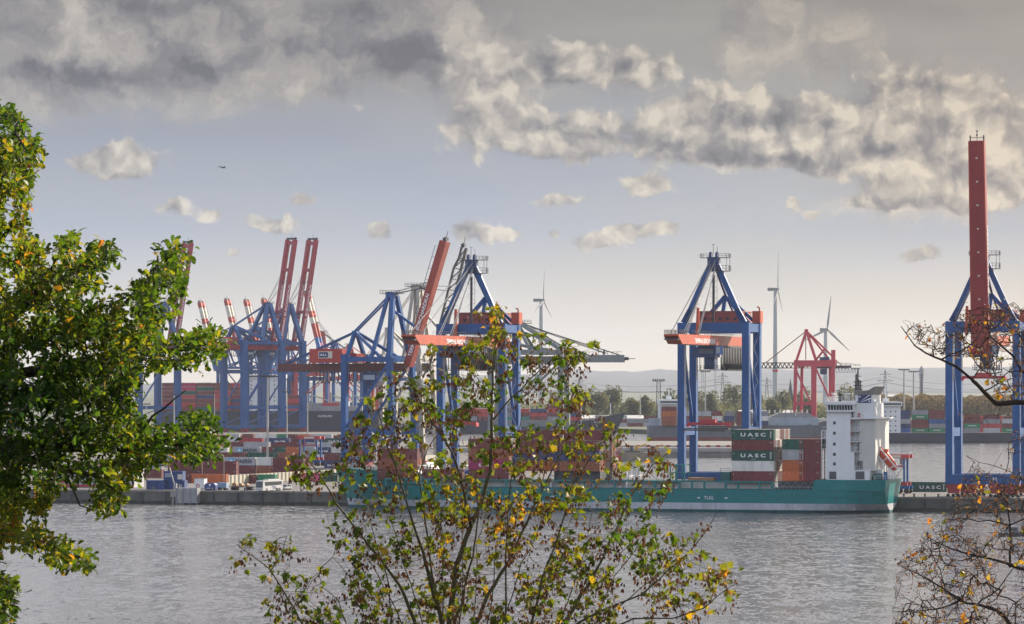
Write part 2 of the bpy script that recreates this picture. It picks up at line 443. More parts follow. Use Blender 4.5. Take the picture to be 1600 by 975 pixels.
for i, px in enumerate((40, 95, 180, 238, 330, 382, 432, 470, 498, 1412, 1428, 1445, 1466)):
    B_ = empty('bollard', Q(q_s(px), .25, QZ + .12), -TH, f'dark iron mooring bollard on the quay edge, {nth(i)} from the left', 'bollard', 'bollards along the quay edge')
    b = MB(); b.tube((0, 0, 0), (0, 0, .62), .26, .22, n=10); b.build('post', DARK, B_)
    b = MB(); b.tube((0, 0, .6), (0, 0, .85), .34, .3, n=10); b.build('head', DARK, B_)
# pier across the harbour basin
pr = empty('harbour_pier', Vector((-40, 1878, 0)), 0, 'low grey concrete pier with red and white barrier across the basin', 'pier')
b = MB(); b.box(0, 165, 0, 250, -3, 4.4); b.build('pier_body', CONC, pr)
b = MB(); b.box(-.3, 165.3, -.5, -.004, 2.9, 4.7); b.build('coping', M('pale_coping', (.34, .33, .31), .8), pr)
b = MB()
for i in range(32):
    b.box(2 + i * 5, 4.0 + i * 5, 40, 40.3, 4.4, 5.5)
b.build('barrier', M('red_barrier_paint', (.32, .05, .05), .6), pr)
b = MB()
for i in range(32):
    b.box(4.0 + i * 5, 7 + i * 5, 40.02, 40.28, 4.4, 5.3)
b.build('barrier', M('barrier_grey', (.40, .38, .36), .6), pr)

# far bank and the plain beyond it, with wooded hills
LAND = M('far_land', (.10, .11, .075), .9, var=.35, scale=.01, streak=False)
fl = MB()
fl.prism([(-4000, 2900), (60, 2900), (180, 2440), (4000, 2440), (4000, 21000), (-4000, 21000)], -3, 3.2)
tag(fl.build('far_ground', LAND), kind='structure')
random.seed(5)
hl = MB(); nx, ny = 110, 14
pts = []
for j in range(ny):
    for i in range(nx):
        x = -4000 + 8000 * i / (nx - 1); yy = 14500 + 6000 * j / (ny - 1)
        px = CX + x * F / yy
        prof = 34 + 64 * (1 / (1 + math.exp(-(px - 780) / 90))) + 16 * (1 / (1 + math.exp(-(px - 1350) / 120)))
        n = mnoise.fractal(Vector((x * .0022, yy * .0022, 3)), 1.0, 2.0, 6) * 22 + mnoise.fractal(Vector((x * .02, yy * .02, 1)), 1.0, 2.0, 4) * 7
        env = sin(pi * min(1, (j + .2) / (ny * .62)) / 2)
        pts.append((x, yy, 2.5 + max(0, (prof + n) * env)))
hl.add(pts, [(j * nx + i, j * nx + i + 1, (j + 1) * nx + i + 1, (j + 1) * nx + i) for j in range(ny - 1) for i in range(nx - 1)])
tag(hl.build('hills', M('wooded_hills', (.06, .07, .085), .95, var=.5, scale=.008, streak=False), smooth=True), kind='structure')

# the air: one closed box of even haze round everything
hz = MB(); hz.box(-4100, 4100, -120, 21500, -7, 330)
hm = bpy.data.materials.new('haze'); hm.use_nodes = True
t = NT(hm.node_tree); t.n.clear()
o_ = t.new('ShaderNodeOutputMaterial'); v_ = t.new('ShaderNodeVolumePrincipled')
v_.inputs['Color'].default_value = (.66, .72, .84, 1); v_.inputs['Density'].default_value = 2.2e-5; v_.inputs['Anisotropy'].default_value = .25
t.l.new(v_.outputs[0], o_.inputs['Volume'])
tag(hz.build('haze', hm), kind='stuff')

# ------------------------------------------------------------------ containers
CC = {  # colour name -> base colour
 'maroon': (.17, .035, .035), 'dark red': (.13, .03, .035), 'red': (.42, .04, .05), 'orange': (.50, .13, .035), 'rust': (.30, .085, .04), 'dark green': (.016, .085, .058), 'green': (.02, .20, .09),
 'white': (.66, .65, .60), 'light grey': (.40, .41, .42), 'grey': (.24, .25, .27), 'navy': (.03, .045, .13), 'blue': (.035, .10, .30), 'magenta': (.36, .02, .09), 'pink': (.62, .07, .22), 'teal': (.02, .19, .17)}
CM = {k: M('container_' + k.replace(' ', '_'), c, .55, var=.28, scale=.5, vary=.14) for k, c in CC.items()}
CW, CH = 2.44, 2.9
BARS = M('door_bar_steel', (.5, .48, .45), .45, .2)
_cont = {}
def container_mesh(color, L, hi=True):
    key = (color, L, hi)
    if key in _cont: return _cont[key]
    b = MB(); h = CH - .03; hw = CW / 2 - .02; x0, x1 = .02, L - .02
    for x in (x0, x1 - .18):
        for y in (-hw, hw - .18): b.box(x, x + .18, y, y + .18, 0, h)
    for y in (-hw, hw - .12):
        b.box(x0 + .18, x1 - .18, y, y + .12, 0, .18); b.box(x0 + .18, x1 - .18, y, y + .12, h - .12, h)
    for x in (x0, x1 - .12):
        b.box(x, x + .12, -hw + .18, hw - .18, 0, .18); b.box(x, x + .12, -hw + .18, hw - .18, h - .14, h)
    # corrugated long sides
    n = int(L * 2.2) if hi else int(L * 1.1)
    for y, sg in ((-hw + .05, -1), (hw - .05, 1)):
        vs = []
        for i in range(n + 1):
            xx = x0 + .18 + (x1 - x0 - .36) * i / n
            d = .045 * (1 if i % 2 else -1) * sg
            vs += [(xx, y + d, .18), (xx, y + d, h - .12)]
        b.add(vs, [(2 * i, 2 * i + 2, 2 * i + 3, 2 * i + 1) for i in range(n)])
    b.box(x0 + .1, x1 - .1, -hw + .06, hw - .06, h - .10, h - .02)      # roof
    b.box(x0 + .1, x1 - .1, -hw + .12, hw - .12, .03, .17)
    b.box(x0 + .06, x0 + .10, -hw + .18, hw - .18, .18, h - .14)
    b.box(x1 - .12, x1 - .07, -hw + .18, -.02, .18, h - .14); b.box(x1 - .12, x1 - .07, .02, hw - .18, .18, h - .14)
    if hi:
        for k in range(2): b.box(x1 - 1.3 + k * .3, x1 - .45, -hw - .012, -hw + .02, h - .60 - k * .2, h - .52 - k * .2, m=1)
        b.box(x0 + .5, x0 + .62, -hw - .012, -hw + .02, h - 1.1, h - .6, m=1)
        for y in (-.85, -.3, .3, .85):
            b.tube((x1 - .04, y, .1), (x1 - .04, y, h - .06), .03, n=5, m=1)
            b.box(x1 - .055, x1 - .03, y - .08, y + .2, 1.0, 1.07, m=1)
    me_o = b.build('shipping_container', [CM[color], BARS])
    me = me_o.data; bpy.data.objects.remove(me_o)
    _cont[key] = me
    return me
_nc = [0]
def container(color, L, loc, rz, label, group, hi=True):
    o = bpy.data.objects.new('shipping_container', container_mesh(color, L, hi)); COL.objects.link(o)
    o.location = loc; o.rotation_euler = (0, 0, rz)
    tag(o, label, 'shipping container', group); _nc[0] += 1
    return o
CR, CUP = Vector((1, 0, 0)), Vector((0, 0, 1))
def side_text(o, s, L, size=1.5, m=None, z=.75, x0=None, width=None, gapped=True):
    text(s, size, m or LETT, o, (x0 if x0 is not None else L * .18, -CW / 2 - .035, z), CR, CUP, width=width, bold=.02, depth=.012)

# containers too far and too many to tell apart
FARB = {k: MB() for k in CC}
def far_box(color, x, y, z, L, rz=0.0, w=CW, h=2.75):
    c, s = cos(rz), sin(rz)
    vs = []
    for zz in (z, z + h):
        for (a, b) in ((0, -w / 2), (L, -w / 2), (L, w / 2), (0, w / 2)): vs.append((x + a * c - b * s, y + a * s + b * c, zz))
    FARB[color].hexa(vs)

# ------------------------------------------------------------------ the teal feeder ship alongside
SH = empty('container_ship', Vector((106, 1064, 0)), -TH, 'teal hulled container ship with white deckhouse, moored along the quay', 'container ship')
def sx(px, y=0.0):
    k = (px - CX) / F
    ax, ay = 106 + sin(TH) * y, 1064 + cos(TH) * y
    return (k * ay - ax) / (cos(TH) + k * sin(TH))
def sy(x, y=0.0): return 1064 - sin(TH) * x + cos(TH) * y        # distance from camera
def sz(py, x, y=0.0): return zof(py, sy(x, y))
LV = [-1.5, .75, 2.6, 6.3]
ST = [((-3.4, -3.2, -3.1, -2.9, -2.4), (.6, 2.2, 7.2, 10.2, 10.9), 9.3), ((-7.5,) * 5, (2.5, 6, 9.5, 10.7, 11), 9.3), ((-14,) * 5, (6, 9.5, 10.8, 11, 11), 9.3), ((-22.6,) * 5, (9, 10.7, 11, 11, 11), 9.3),
      ((-23.4,) * 5, (9.2, 10.8, 11, 11, 11), 6.6), ((-40,) * 5, (10.5, 11, 11, 11, 11), 6.6), ((-80,) * 5, (10.5, 11, 11, 11, 11), 6.6), ((-122,) * 5, (10.5, 11, 11, 11, 11), 6.6),
      ((-134,) * 5, (9.5, 10.2, 10.7, 11, 11), 6.6), ((-139,) * 5, (8.6, 9.5, 10.2, 10.8, 11), 10.2), ((-150,) * 5, (5, 6.2, 7.5, 9.3, 10.3), 10.8), ((-158,) * 5, (2, 2.8, 4, 6.5, 8.4), 11.2),
      ((-163, -163, -163, -163, -164), (.4, .7, 1.5, 3.4, 5.6), 11.5), ((-164.2, -164.6, -165, -166.4, -168.8), (.05, .05, .05, .05, .1), 11.8)]
def dense(ST):
    out = []
    for (xa, ha, ta), (xb, hb_, tb) in zip(ST[:-1], ST[1:]):
        n = 1 if abs(xa[0] - xb[0]) < 2 or abs(xa[0] - xb[0]) > 30 else 4
        for i in range(n):
            k = i / n; out.append((tuple(p + (q - p) * k for p, q in zip(xa, xb)), tuple(p + (q - p) * k for p, q in zip(ha, hb_)), ta + (tb - ta) * k))
    out.append(ST[-1])
    H = [list(o[1]) for o in out]
    for _ in range(2):
        H2 = [h[:] for h in H]
        for i in range(1, len(H) - 1): H2[i] = [.25 * a + .5 * b + .25 * c for a, b, c in zip(H[i - 1], H[i], H[i + 1])]
        H = H2
    return [(o[0], tuple(h), o[2]) for o, h in zip(out, H)]
hb = MB()
rows = []
for xs_, hbs, top in dense(ST):
    zs = LV + [top]
    rows.append([(x, 11 - h, z) for x, h, z in zip(xs_, hbs, zs)] + [(x, 11 + h, z) for x, h, z in zip(xs_, hbs, zs)])
for a, c in zip(rows[:-1], rows[1:]):
    for k in range(4):
        m = (2, 1, 0, 0)[k]
        hb.add([a[k], c[k], c[k + 1], a[k + 1]], [(0, 1, 2, 3)], m)
        hb.add([a[k + 5], a[k + 6], c[k + 6], c[k + 5]], [(0, 1, 2, 3)], m)
    hb.add([a[4], c[4], c[9], a[9]], [(0, 1, 2, 3)], 3)
r0 = rows[0]
for k in range(4): hb.add([r0[k], r0[k + 1], r0[k + 6], r0[k + 5]], [(0, 1, 2, 3)], (2, 1, 0, 0)[k])
hull = hb.build('hull', [TEAL, M('hull_white_band', (.48, .50, .53), .5, var=.3, spec=.15, rust=.4), M('boot_top_teal', (.008, .10, .11), .5, var=.3), M('deck_green', (.03, .12, .11), .7)], SH, smooth=True)
# plating seams and a rubbing strip
b = MB(); b.box(-22, -1.5, -.05, .02, 6.22, 6.34); b.box(-122, -26, -.06, .02, 6.35, 6.55); b.each('rubbing_strip', M('dark_teal', (.01, .11, .11), .5), SH)
text('TUG', 1.35, LETT, SH, (sx(1100), -.06, 3.55), CR, CUP)
text('TUG', 1.35, LETT, SH, (sx(826), -.06, 3.55), CR, CUP)
b = MB()
for px in (1088, 1131, 812, 860):
    x = sx(px); b.extr([(x, 4.0), (x + 1.0, 4.25), (x + 1.0, 3.75)], 'y', -.07, -.03)
b.each('tug_arrow', LETT, SH)
b = MB()
for xx in range(-150, -4, 11): b.box(xx, xx + .07, -.035, .01, 2.8, 6.2)
b.box(-122, -4, -.035, .01, 4.5, 4.56); b.build('plate_seam', M('dark_teal', (.01, .11, .11), .5), SH)
b = MB()
for xx in (-12, -78, -136):
    yy = 11 - (9.0 if xx == -12 else 11 if xx == -78 else 10) - .12
    for k in range(5): b.box(xx, xx + .45, yy - .03, yy + .02, .9 + k * .6, 1.15 + k * .6)
b.build('draught_mark', LETT, SH)
# cargo deck gallery along the near side
gx0, gx1 = sx(600), sx(1208)
b = MB(); b.box(gx0, gx1, .0, .5, 8.35, 8.8)
k = gx1
while k > gx0:
    b.box(k - .55, k, .02, .42, 6.6, 8.36); k -= random.choice((5.6, 6.2, 3.6))
b.build('side_gallery', TEAL, SH)
b = MB(); b.box(gx0, gx1, 2.3, 2.5, 6.6, 8.3); b.build('hatch_coaming', M('pale_coaming', (.55, .56, .54), .6, var=.25), SH)
b = MB()
for (pa, pb) in ((1206, 1140), (1062, 985), (976, 866), (860, 796), (792, 716), (650, 584)):
    b.box(sx(pb), sx(pa), .55, 21.4, 8.36, 8.64)
b.each('hatch_cover', M('hatch_grey_green', (.12, .16, .16), .6), SH)
b = MB(); b.box(sx(1214), sx(1282), 1.4, 20, 6.6, 8.9); b.build('stern_hatch', M('hatch_dark', (.07, .075, .085), .6), SH)
b = MB(); x0, x1 = sx(1216), sx(1281)
b.beam((x0, .9, 8.6), (x1, .9, 8.6), .16); b.beam((x0, .9, 7.2), (x1, .9, 7.2), .16)
for i in range(10):
    xa = x0 + (x1 - x0) * i / 10; xb = x0 + (x1 - x0) * (i + 1) / 10
    b.beam((xa, .9, 7.2 if i % 2 else 8.6), (xb, .9, 8.6 if i % 2 else 7.2), .12); b.beam((xa, .9, 6.6), (xa, .9, 7.2), .12)
b.build('lashing_truss', STEEL, SH)
b = MB(); b.box(sx(1072), sx(1112), 2, 6, 8.64, 9.6); b.build('deck_gear', M('rusty_deck_gear', (.32, .17, .09), .7), SH)
b = MB(); b.box(sx(1124), sx(1139), 1.2, 8, 8.64, 11.2); b.rail([(sx(1124), 1.2, 11.2), (sx(1139), 1.2, 11.2)], m=0); b.build('deck_locker', M('dark_teal', (.01, .11, .11)), SH)
b = MB()
for xx in (sx(1046), sx(1056), sx(1068)):
    b.beam((xx, 1, 8.64), (xx, 1, 13.2), .3); b.beam((xx, 7, 8.64), (xx, 7, 13.2), .3); b.beam((xx, 1, 13.2), (xx, 7, 13.2), .3); b.beam((xx, 1, 11), (xx, 7, 11), .2)
b.beam((sx(1046), 1, 13.2), (sx(1068), 1, 13.2), .25); b.beam((sx(1046), 1, 11), (sx(1068), 1, 11), .2)
b.build('lashing_bridge', TEAL, SH)
b = MB()
for px in (978, 968, 860, 716, 655):
    xx = sx(px)
    for y in (.6, 5, 10, 15, 20): b.beam((xx, y, 6.6), (xx, y, 12.5), .28)
    b.beam((xx, .6, 12.5), (xx, 20, 12.5), .25); b.beam((xx, .6, 9.8), (xx, 20, 9.8), .2)
b.build('lashing_bridge', SHIPW, SH)
b = MB()
x0, x1 = sx(1283), sx(1290.5)
for x in (x0, x1):
    for y in (.7, 4.5, 8.5, 12.5, 16.5, 20.5): b.beam((x, y, 9.3), (x, y, 23), .25)
for z in (12.2, 15.1, 18.0, 20.9, 23):
    b.box(x0, x1, .7, 20.6, z - .08, z + .08)
    b.beam((x0, .7, z + 1), (x1, .7, z + 1), .09)
b.build('lashing_bridge', SHIPW, SH)

# deckhouse
X = sx
dk = MB(); xa, xb = X(1291), X(1328)
dk.box(xa, xb, .6, 21.4, 9.3, 28.3)
dk.box(xb, X(1358), .62, 21.38, 9.3, 11.9)             # mooring deck house
dk.box(xb, X(1341), 2.8, 21, 11.9, 26.6)                 # recessed behind balconies
dk.box(xb, X(1334), .64, 2.8, 11.9, 17.0)
DH = dk.build('deckhouse', SHIPW, SH)
b = MB(); b.box(X(1341), X(1366), 1.6, 20, 11.9, 26.5); b.build('engine_casing', M('casing_grey_white', (.56, .57, .54), .5, var=.12), SH)
b = MB()
for px in range(1344, 1366, 3): b.box(X(px), X(px) + .08, 1.5, 1.6, 12.2, 26.2)
b.build('casing_rib', OFFW, SH)
b = MB()
for py in (661, 677, 694, 710, 725):
    z = sz(py, X(1302)); b.box(X(1301), X(1301) + .75, .56, .7, z - .4, z + .45)
b.box(X(1337), X(1342), 2.74, 2.9, 17.3, 19.2)
b.each('window', GLASS, SH)
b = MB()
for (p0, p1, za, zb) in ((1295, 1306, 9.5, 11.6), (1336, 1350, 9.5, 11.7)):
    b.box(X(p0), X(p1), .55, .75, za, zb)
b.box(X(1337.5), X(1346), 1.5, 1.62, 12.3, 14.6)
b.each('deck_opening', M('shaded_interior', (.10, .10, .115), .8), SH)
bl = MB()
for py in (655, 673.5, 690, 706, 735):
    z = sz(py, X(1335))
    bl.box(X(1328.2), X(1342.5), .7, 2.8, z - .12, z + .06)
    bl.rail([(X(1328.4), .75, z), (X(1342.4), .75, z)], gap=1.2, r=.035)
bl.build('balcony', SHIPW, SH)
b = MB(); b.beam((X(1337), .9, 9.5), (X(1337), .9, 26), .1); b.beam((X(1334), .9, 9.5), (X(1334), .9, 26), .1)
for k in range(5):
    z = 12.2 + k * 2.9; b.beam((X(1330), 1.6, z), (X(1337), 1.6, z + 2.9), .18)
b.build('ladder', STEEL, SH)
b = MB()
for py in (660, 676, 692): z = sz(py, X(1329)); b.box(X(1328.6), X(1329.4), .72, 1.0, z - .5, z + .6)
b.box(X(1339), X(1342), 1.4, 1.6, 28.1 - 1.4, 28.1 - .2)
b.each('life_ring', MAGRED, SH)
# bridge
b = MB(); xa, xb = X(1290.5), X(1334)
b.box(xa, xb, -.6, 22.6, 28.3, 28.55)
b.hexa([(xa + .3, .4, 28.55), (xb, .4, 28.55), (xb, 21.6, 28.55), (xa + .3, 21.6, 28.55), (xa - .2, -.1, 30.3), (xb, -.1, 30.3), (xb, 22.1, 30.3), (xa - .2, 22.1, 30.3)])
b.box(xa - .5, xb + .5, -.5, 22.5, 30.3, 31.2)
b.build('bridge', SHIPW, SH)
b = MB()
for i in range(9):
    xw = xa + .6 + i * (xb - xa - .8) / 9
    b.hexa([(xw, .33, 28.75), (xw + .62, .33, 28.75), (xw + .62, .45, 28.75), (xw, .45, 28.75), (xw, -.1, 30.1), (xw + .62, -.1, 30.1), (xw + .62, .3, 30.1), (xw, .3, 30.1)])
b.each('window', GLASS, SH)
b = MB(); b.rail([(xb, -.4, 31.2), (xa - .4, -.4, 31.2), (xa - .4, 22, 31.2)], h=1.2, gap=1.5, r=.05); b.build('guard_rail', SHIPW, SH)
b = MB(); b.tube((X(1309), 3, 31.2), (X(1309), 3, 33.4), .5, n=10); b.build('searchlight_post', DARK, SH)
b = MB()
for px in (1297, 1316, 1322): b.tube((X(px), 4, 31.2), (X(px), 4, 33.2), .12, n=6); b.cbox((X(px), 4, 33.3), (.8, .8, .4))
b.build('antenna', SHIPW, SH)
# funnel
b = MB(); xa, xb = X(1331), X(1362)
b.box(xa, xb, 2.0, 16, 26.6, 30.6); b.box(X(1333), X(1360), 3, 14, 30.6, 33.2)
b.box(X(1324), X(1371), .4, 21.6, 26.3, 26.62)
b.box(X(1362), X(1365.5), 2.2, 5, 26.6, 31.2)
b.build('funnel', SHIPW, SH)
b = MB(); b.extr([(X(1332), 33.0), (X(1360.6), 33.0), (X(1366), 35.3), (X(1362), 35.2), (X(1354), 34.3), (X(1345), 34.1), (X(1332), 34.3)], 'y', 2.6, 14.4)
b.build('funnel_cowl', M('funnel_grey', (.16, .16, .15), .6), SH)
b = MB(); b.box(X(1337.5), X(1357.5), 2.85, 3.0, 30.75, 33.0); em = b.build('funnel_flag', NAVYP, SH)
b = MB(); b.extr([(X(1340), 30.9), (X(1357), 33.0), (X(1354.5), 33.0)], 'y', 2.78, 2.86); b.extr([(X(1340.5), 30.85), (X(1357.3), 32.2), (X(1357.3), 31.8)], 'y', 2.78, 2.86)
b.box(X(1338.6), X(1341), 2.8, 2.86, 32.3, 32.7); b.box(X(1354), X(1356), 2.8, 2.86, 31.0, 31.4)
b.build('emblem', LETT, em)
b = MB(); mx0, mx1 = X(1329.5), X(1336)
for x in (mx0, mx1):
    for y in (6, 8): b.beam((x, y, 33.5), (x * .55 + (mx0 + mx1) * .225, y, 38.8 if x == mx0 else 37), .42)
for z in (34.5, 35.6, 36.6): b.beam((mx0, 6, z), (mx1, 6, z + .6), .3); b.beam((mx0 - .6, 6, z), (mx1 + .8, 6, z), .22)
b.tube((mx0 + .5, 7, 37), (mx0 + .5, 7, 40.4), .2, n=6); b.beam((mx0 - .5, 7, 38.2), (mx0 + 1.6, 7, 38.2), .16)
b.box(X(1331.2), X(1337), 4, 9, 33.3, 33.6)
b.build('mast', DARK, SH)
# free-fall lifeboat on its ramp
p_top, p_bot = Vector((X(1358), 8, sz(703, X(1358), 8))), Vector((X(1387), 8, sz(738, X(1387), 8)))
d_ = (p_bot - p_top).normalized(); n_ = Vector((-d_.z, 0, d_.x)); n_ = n_ if n_.z > 0 else -n_
b = MB()
for y in (6.4, 9.6):
    o_ = Vector((0, y - 8, 0))
    b.beam(p_top + o_ - d_ * 1.2 + n_ * 1.7, p_bot + o_ + n_ * 1.7, .3); b.beam(p_top + o_ - n_ * .1, p_bot + o_ - n_ * .1, .35)
    for k in (.15, .5, .85): b.beam(p_top.lerp(p_bot, k) + o_ - n_ * .1, p_top.lerp(p_bot, k) + o_ + n_ * 1.7, .25)
    b.beam(p_bot + o_, (p_bot.x, y, 9.3), .3); b.beam(p_top.lerp(p_bot, .55) + o_, (p_top.lerp(p_bot, .55).x, y, 9.3), .3)
b.build('lifeboat_cradle', SHIPW, SH)
lb = MB(); st = [(-.02, .25, .5), (.08, .9, .95), (.3, 1.25, 1.3), (.65, 1.25, 1.35), (.85, 1.0, 1.1), (1.0, .35, .4)]
L_ = (p_bot - p_top).length; vs, fs = [], []
for (k, hw, hh) in st:
    c = p_top + d_ * (L_ * k) + n_ * 1.0
    for j in range(10):
        a = 2 * pi * j / 10; vs.append(c + Vector((0, 1, 0)) * (cos(a) * hw) + n_ * (sin(a) * hh))
for i in range(len(st) - 1):
    for j in range(10): fs.append((i * 10 + j, i * 10 + (j + 1) % 10, (i + 1) * 10 + (j + 1) % 10, (i + 1) * 10 + j))
fs += [tuple(range(9, -1, -1)), tuple(range((len(st) - 1) * 10, len(st) * 10))]
lb.add(vs, fs)
c = p_top.lerp(p_bot, .25) + n_ * 2.2; lb.cbox(c, (1.5, 1.4, .8))
lb.build('lifeboat', M('lifeboat_orange', (.62, .09, .035), .45), SH)
b = MB(); b.tube((X(1361), 4, 10.2), (X(1374), 4, 10.2), .9, n=12); b.box(X(1361), X(1375), 3, 5, 9.3, 9.9); b.build('mooring_winch', M('dark_teal', (.01, .11, .11)), SH)
b = MB(); b.tube((X(1380), 3, 9.3), (X(1380), 3, 11.6), .55, n=10); b.build('vent_cowl', BLUE, SH)
b = MB(); b.box(X(1358), X(1372), 5, 16, 9.3, 12.2); b.build('steering_house', SHIPW, SH)
b = MB(); b.rail([(X(1366), .4, 9.3), (X(1380), .4, 9.3), (-2.9, 1.5, 9.3), (-2.9, 20, 9.3), (X(1380), 21, 9.3)], h=1.2, gap=1.6, r=.045); b.build('guard_rail', SHIPW, SH)
b = MB(); b.beam((X(1384), 12, 9.3), (X(1397), 12, 12.6), .12); b.beam((X(1372), 12, 15.2), (X(1397), 12, 12.6), .06); b.build('flag_staff', DARK, SH)
# forecastle
b = MB(); b.rail([(-139, .6, 10.4), (-150, 1.2, 10.9), (-158, 3.4, 11.3), (-164, 6.6, 11.6), (-168, 11, 11.9), (-164, 15.4, 11.6)], h=1.0, gap=2, r=.05); b.build('guard_rail', SHIPW, SH)
b = MB(); b.tube((-152, 11, 11), (-152, 11, 19), .35, .2, n=8); b.beam((-152, 8.5, 17), (-152, 13.5, 17), .2); b.build('foremast', SHIPW, SH)
b = MB(); b.box(-148, -144, 4, 8, 11, 12.6); b.box(-148, -144, 14, 18, 11, 12.6); b.build('windlass', STEEL, SH)
b = MB(); b.hexa([(-138.6, .8, 6.6), (-138, .8, 6.6), (-138, 21.2, 6.6), (-138.6, 21.2, 6.6), (-141, .8, 13.2), (-140.4, .8, 13.2), (-140.4, 21.2, 13.2), (-141, 21.2, 13.2)]); b.build('breakwater', SHIPW, SH)

# containers on the ship
GRP = 'containers stowed on the teal ship'
def bay(x_right, L, cols, tiers, z0, pal, what, ncol_vis=None, only_near=False, top_only=False, y0=.0, rnd=1, front=None):
    """a bay of containers: column 0 is the one nearest the camera"""
    random.seed(rnd)
    got = {}
    for c in range(cols):
        for k in range(tiers):
            near = c == 0
            if only_near and not near and not (top_only and k == tiers - 1): continue
            color = front[k] if (near and front) else random.choice(pal)
            p = SH.matrix_world @ Vector((0, 0, 0)) if False else None
            lx, ly = x_right - L, y0 + CW / 2 + c * (CW + .08)
            q = Vector((106, 1064, 0)) + QD * lx + QN * ly + Vector((0, 0, z0 + k * (CH + .02)))
            tier = 'topmost' if k == tiers - 1 else 'lowest' if k == 0 else nth(k) + ' tier'
            lab = f'{color} container, {tier} of the near side of {what}' if near else f'{color} container end, {tier}, {nth(c)} column across in {what}'
            got[(c, k)] = container(color, L, q, -TH, lab, GRP, True)
    return got
MIX = ['maroon', 'maroon', 'rust', 'dark red', 'maroon', 'orange', 'white', 'light grey', 'rust']
zA = 8.66
A_ = bay(X(1209), 12.19, 8, 5, zA, ['white', 'light grey', 'white', 'rust', 'maroon', 'white'], 'the five-tier stack before the deckhouse', front=['maroon', 'white', 'dark green', 'maroon', 'dark green'], rnd=3)
for k in (2, 4):
    o = A_[(0, k)]; text('U A S C', 1.35, LETT, o, (2.6, -CW / 2 - .03, 1.0), CR, CUP, width=7.2, depth=.012, bold=.035)
    b = MB(); b.box(11.1, 11.5, -CW / 2 - .03, -CW / 2 + .02, .5, 2.4); b.box(5.6, 6.9, -CW / 2 - .03, -CW / 2 + .02, .35, .5); b.build('lettering_panel', M('pale_stencil', (.45, .48, .46)), o)
B1 = bay(X(1255), 6.06, 7, 4, 8.95, ['white', 'light grey', 'maroon'], 'the green-topped short stack', front=['orange', 'orange', 'light grey', 'dark green'], only_near=True, top_only=True, rnd=5)
B2 = bay(X(1282), 6.06, 7, 4, 8.95, ['maroon', 'white'], 'the maroon stack beside the deckhouse', front=['maroon'] * 4, only_near=True, top_only=True, rnd=6)
Cb = bay(X(937), 12.19, 2, 3, 11.2, MIX, 'the bay amidships', front=['rust', 'navy', 'maroon'], rnd=7)
C2 = bay(X(937), 12.19, 3, 4, 11.2, MIX, 'the tall inner bay amidships', y0=2 * 2.52, rnd=8, front=['rust', 'maroon', 'maroon', 'maroon'])
C3 = bay(X(937), 12.19, 2, 3, 11.2, ['rust', 'orange', 'maroon'], 'the far bay amidships', y0=5 * 2.52, rnd=9, front=['maroon', 'rust', 'rust'])
D_ = bay(X(937) - 12.6, 12.19, 2, 4, 11.2, MIX, 'the bay left of the middle bay', only_near=True, top_only=True, front=['rust', 'navy', 'maroon', 'maroon'], rnd=10)
K_ = bay(X(795), 12.19, 5, 4, 8.66, MIX, 'the bay behind the thin tree stems', only_near=True, top_only=True, front=['maroon', 'magenta', 'rust', 'maroon'], rnd=11)
text('K LINE', 1.25, LETT, K_[(0, 1)], (3.2, -CW / 2 - .03, .8), CR, CUP, depth=.012, bold=.03)
E_ = bay(X(722), 12.19, 1, 1, 8.66, MIX, 'the low bay near the bow', front=['maroon'], rnd=12)
Fb = bay(X(652), 12.19, 3, 3, 8.66, ['rust', 'orange', 'maroon'], 'the bay nearest the bow', front=['maroon', 'rust', 'maroon'], rnd=13)
b = MB()
for px in (937, 900, 880, 866):
    b.box(sx(px) - .25, sx(px), .6, 20.5, 8.64, 11.19)
b.box(sx(866), sx(937), 1.6, 20, 8.64, 11.18); b.build('hatch_coaming', M('hatch_dark', (.07, .075, .085)), SH)
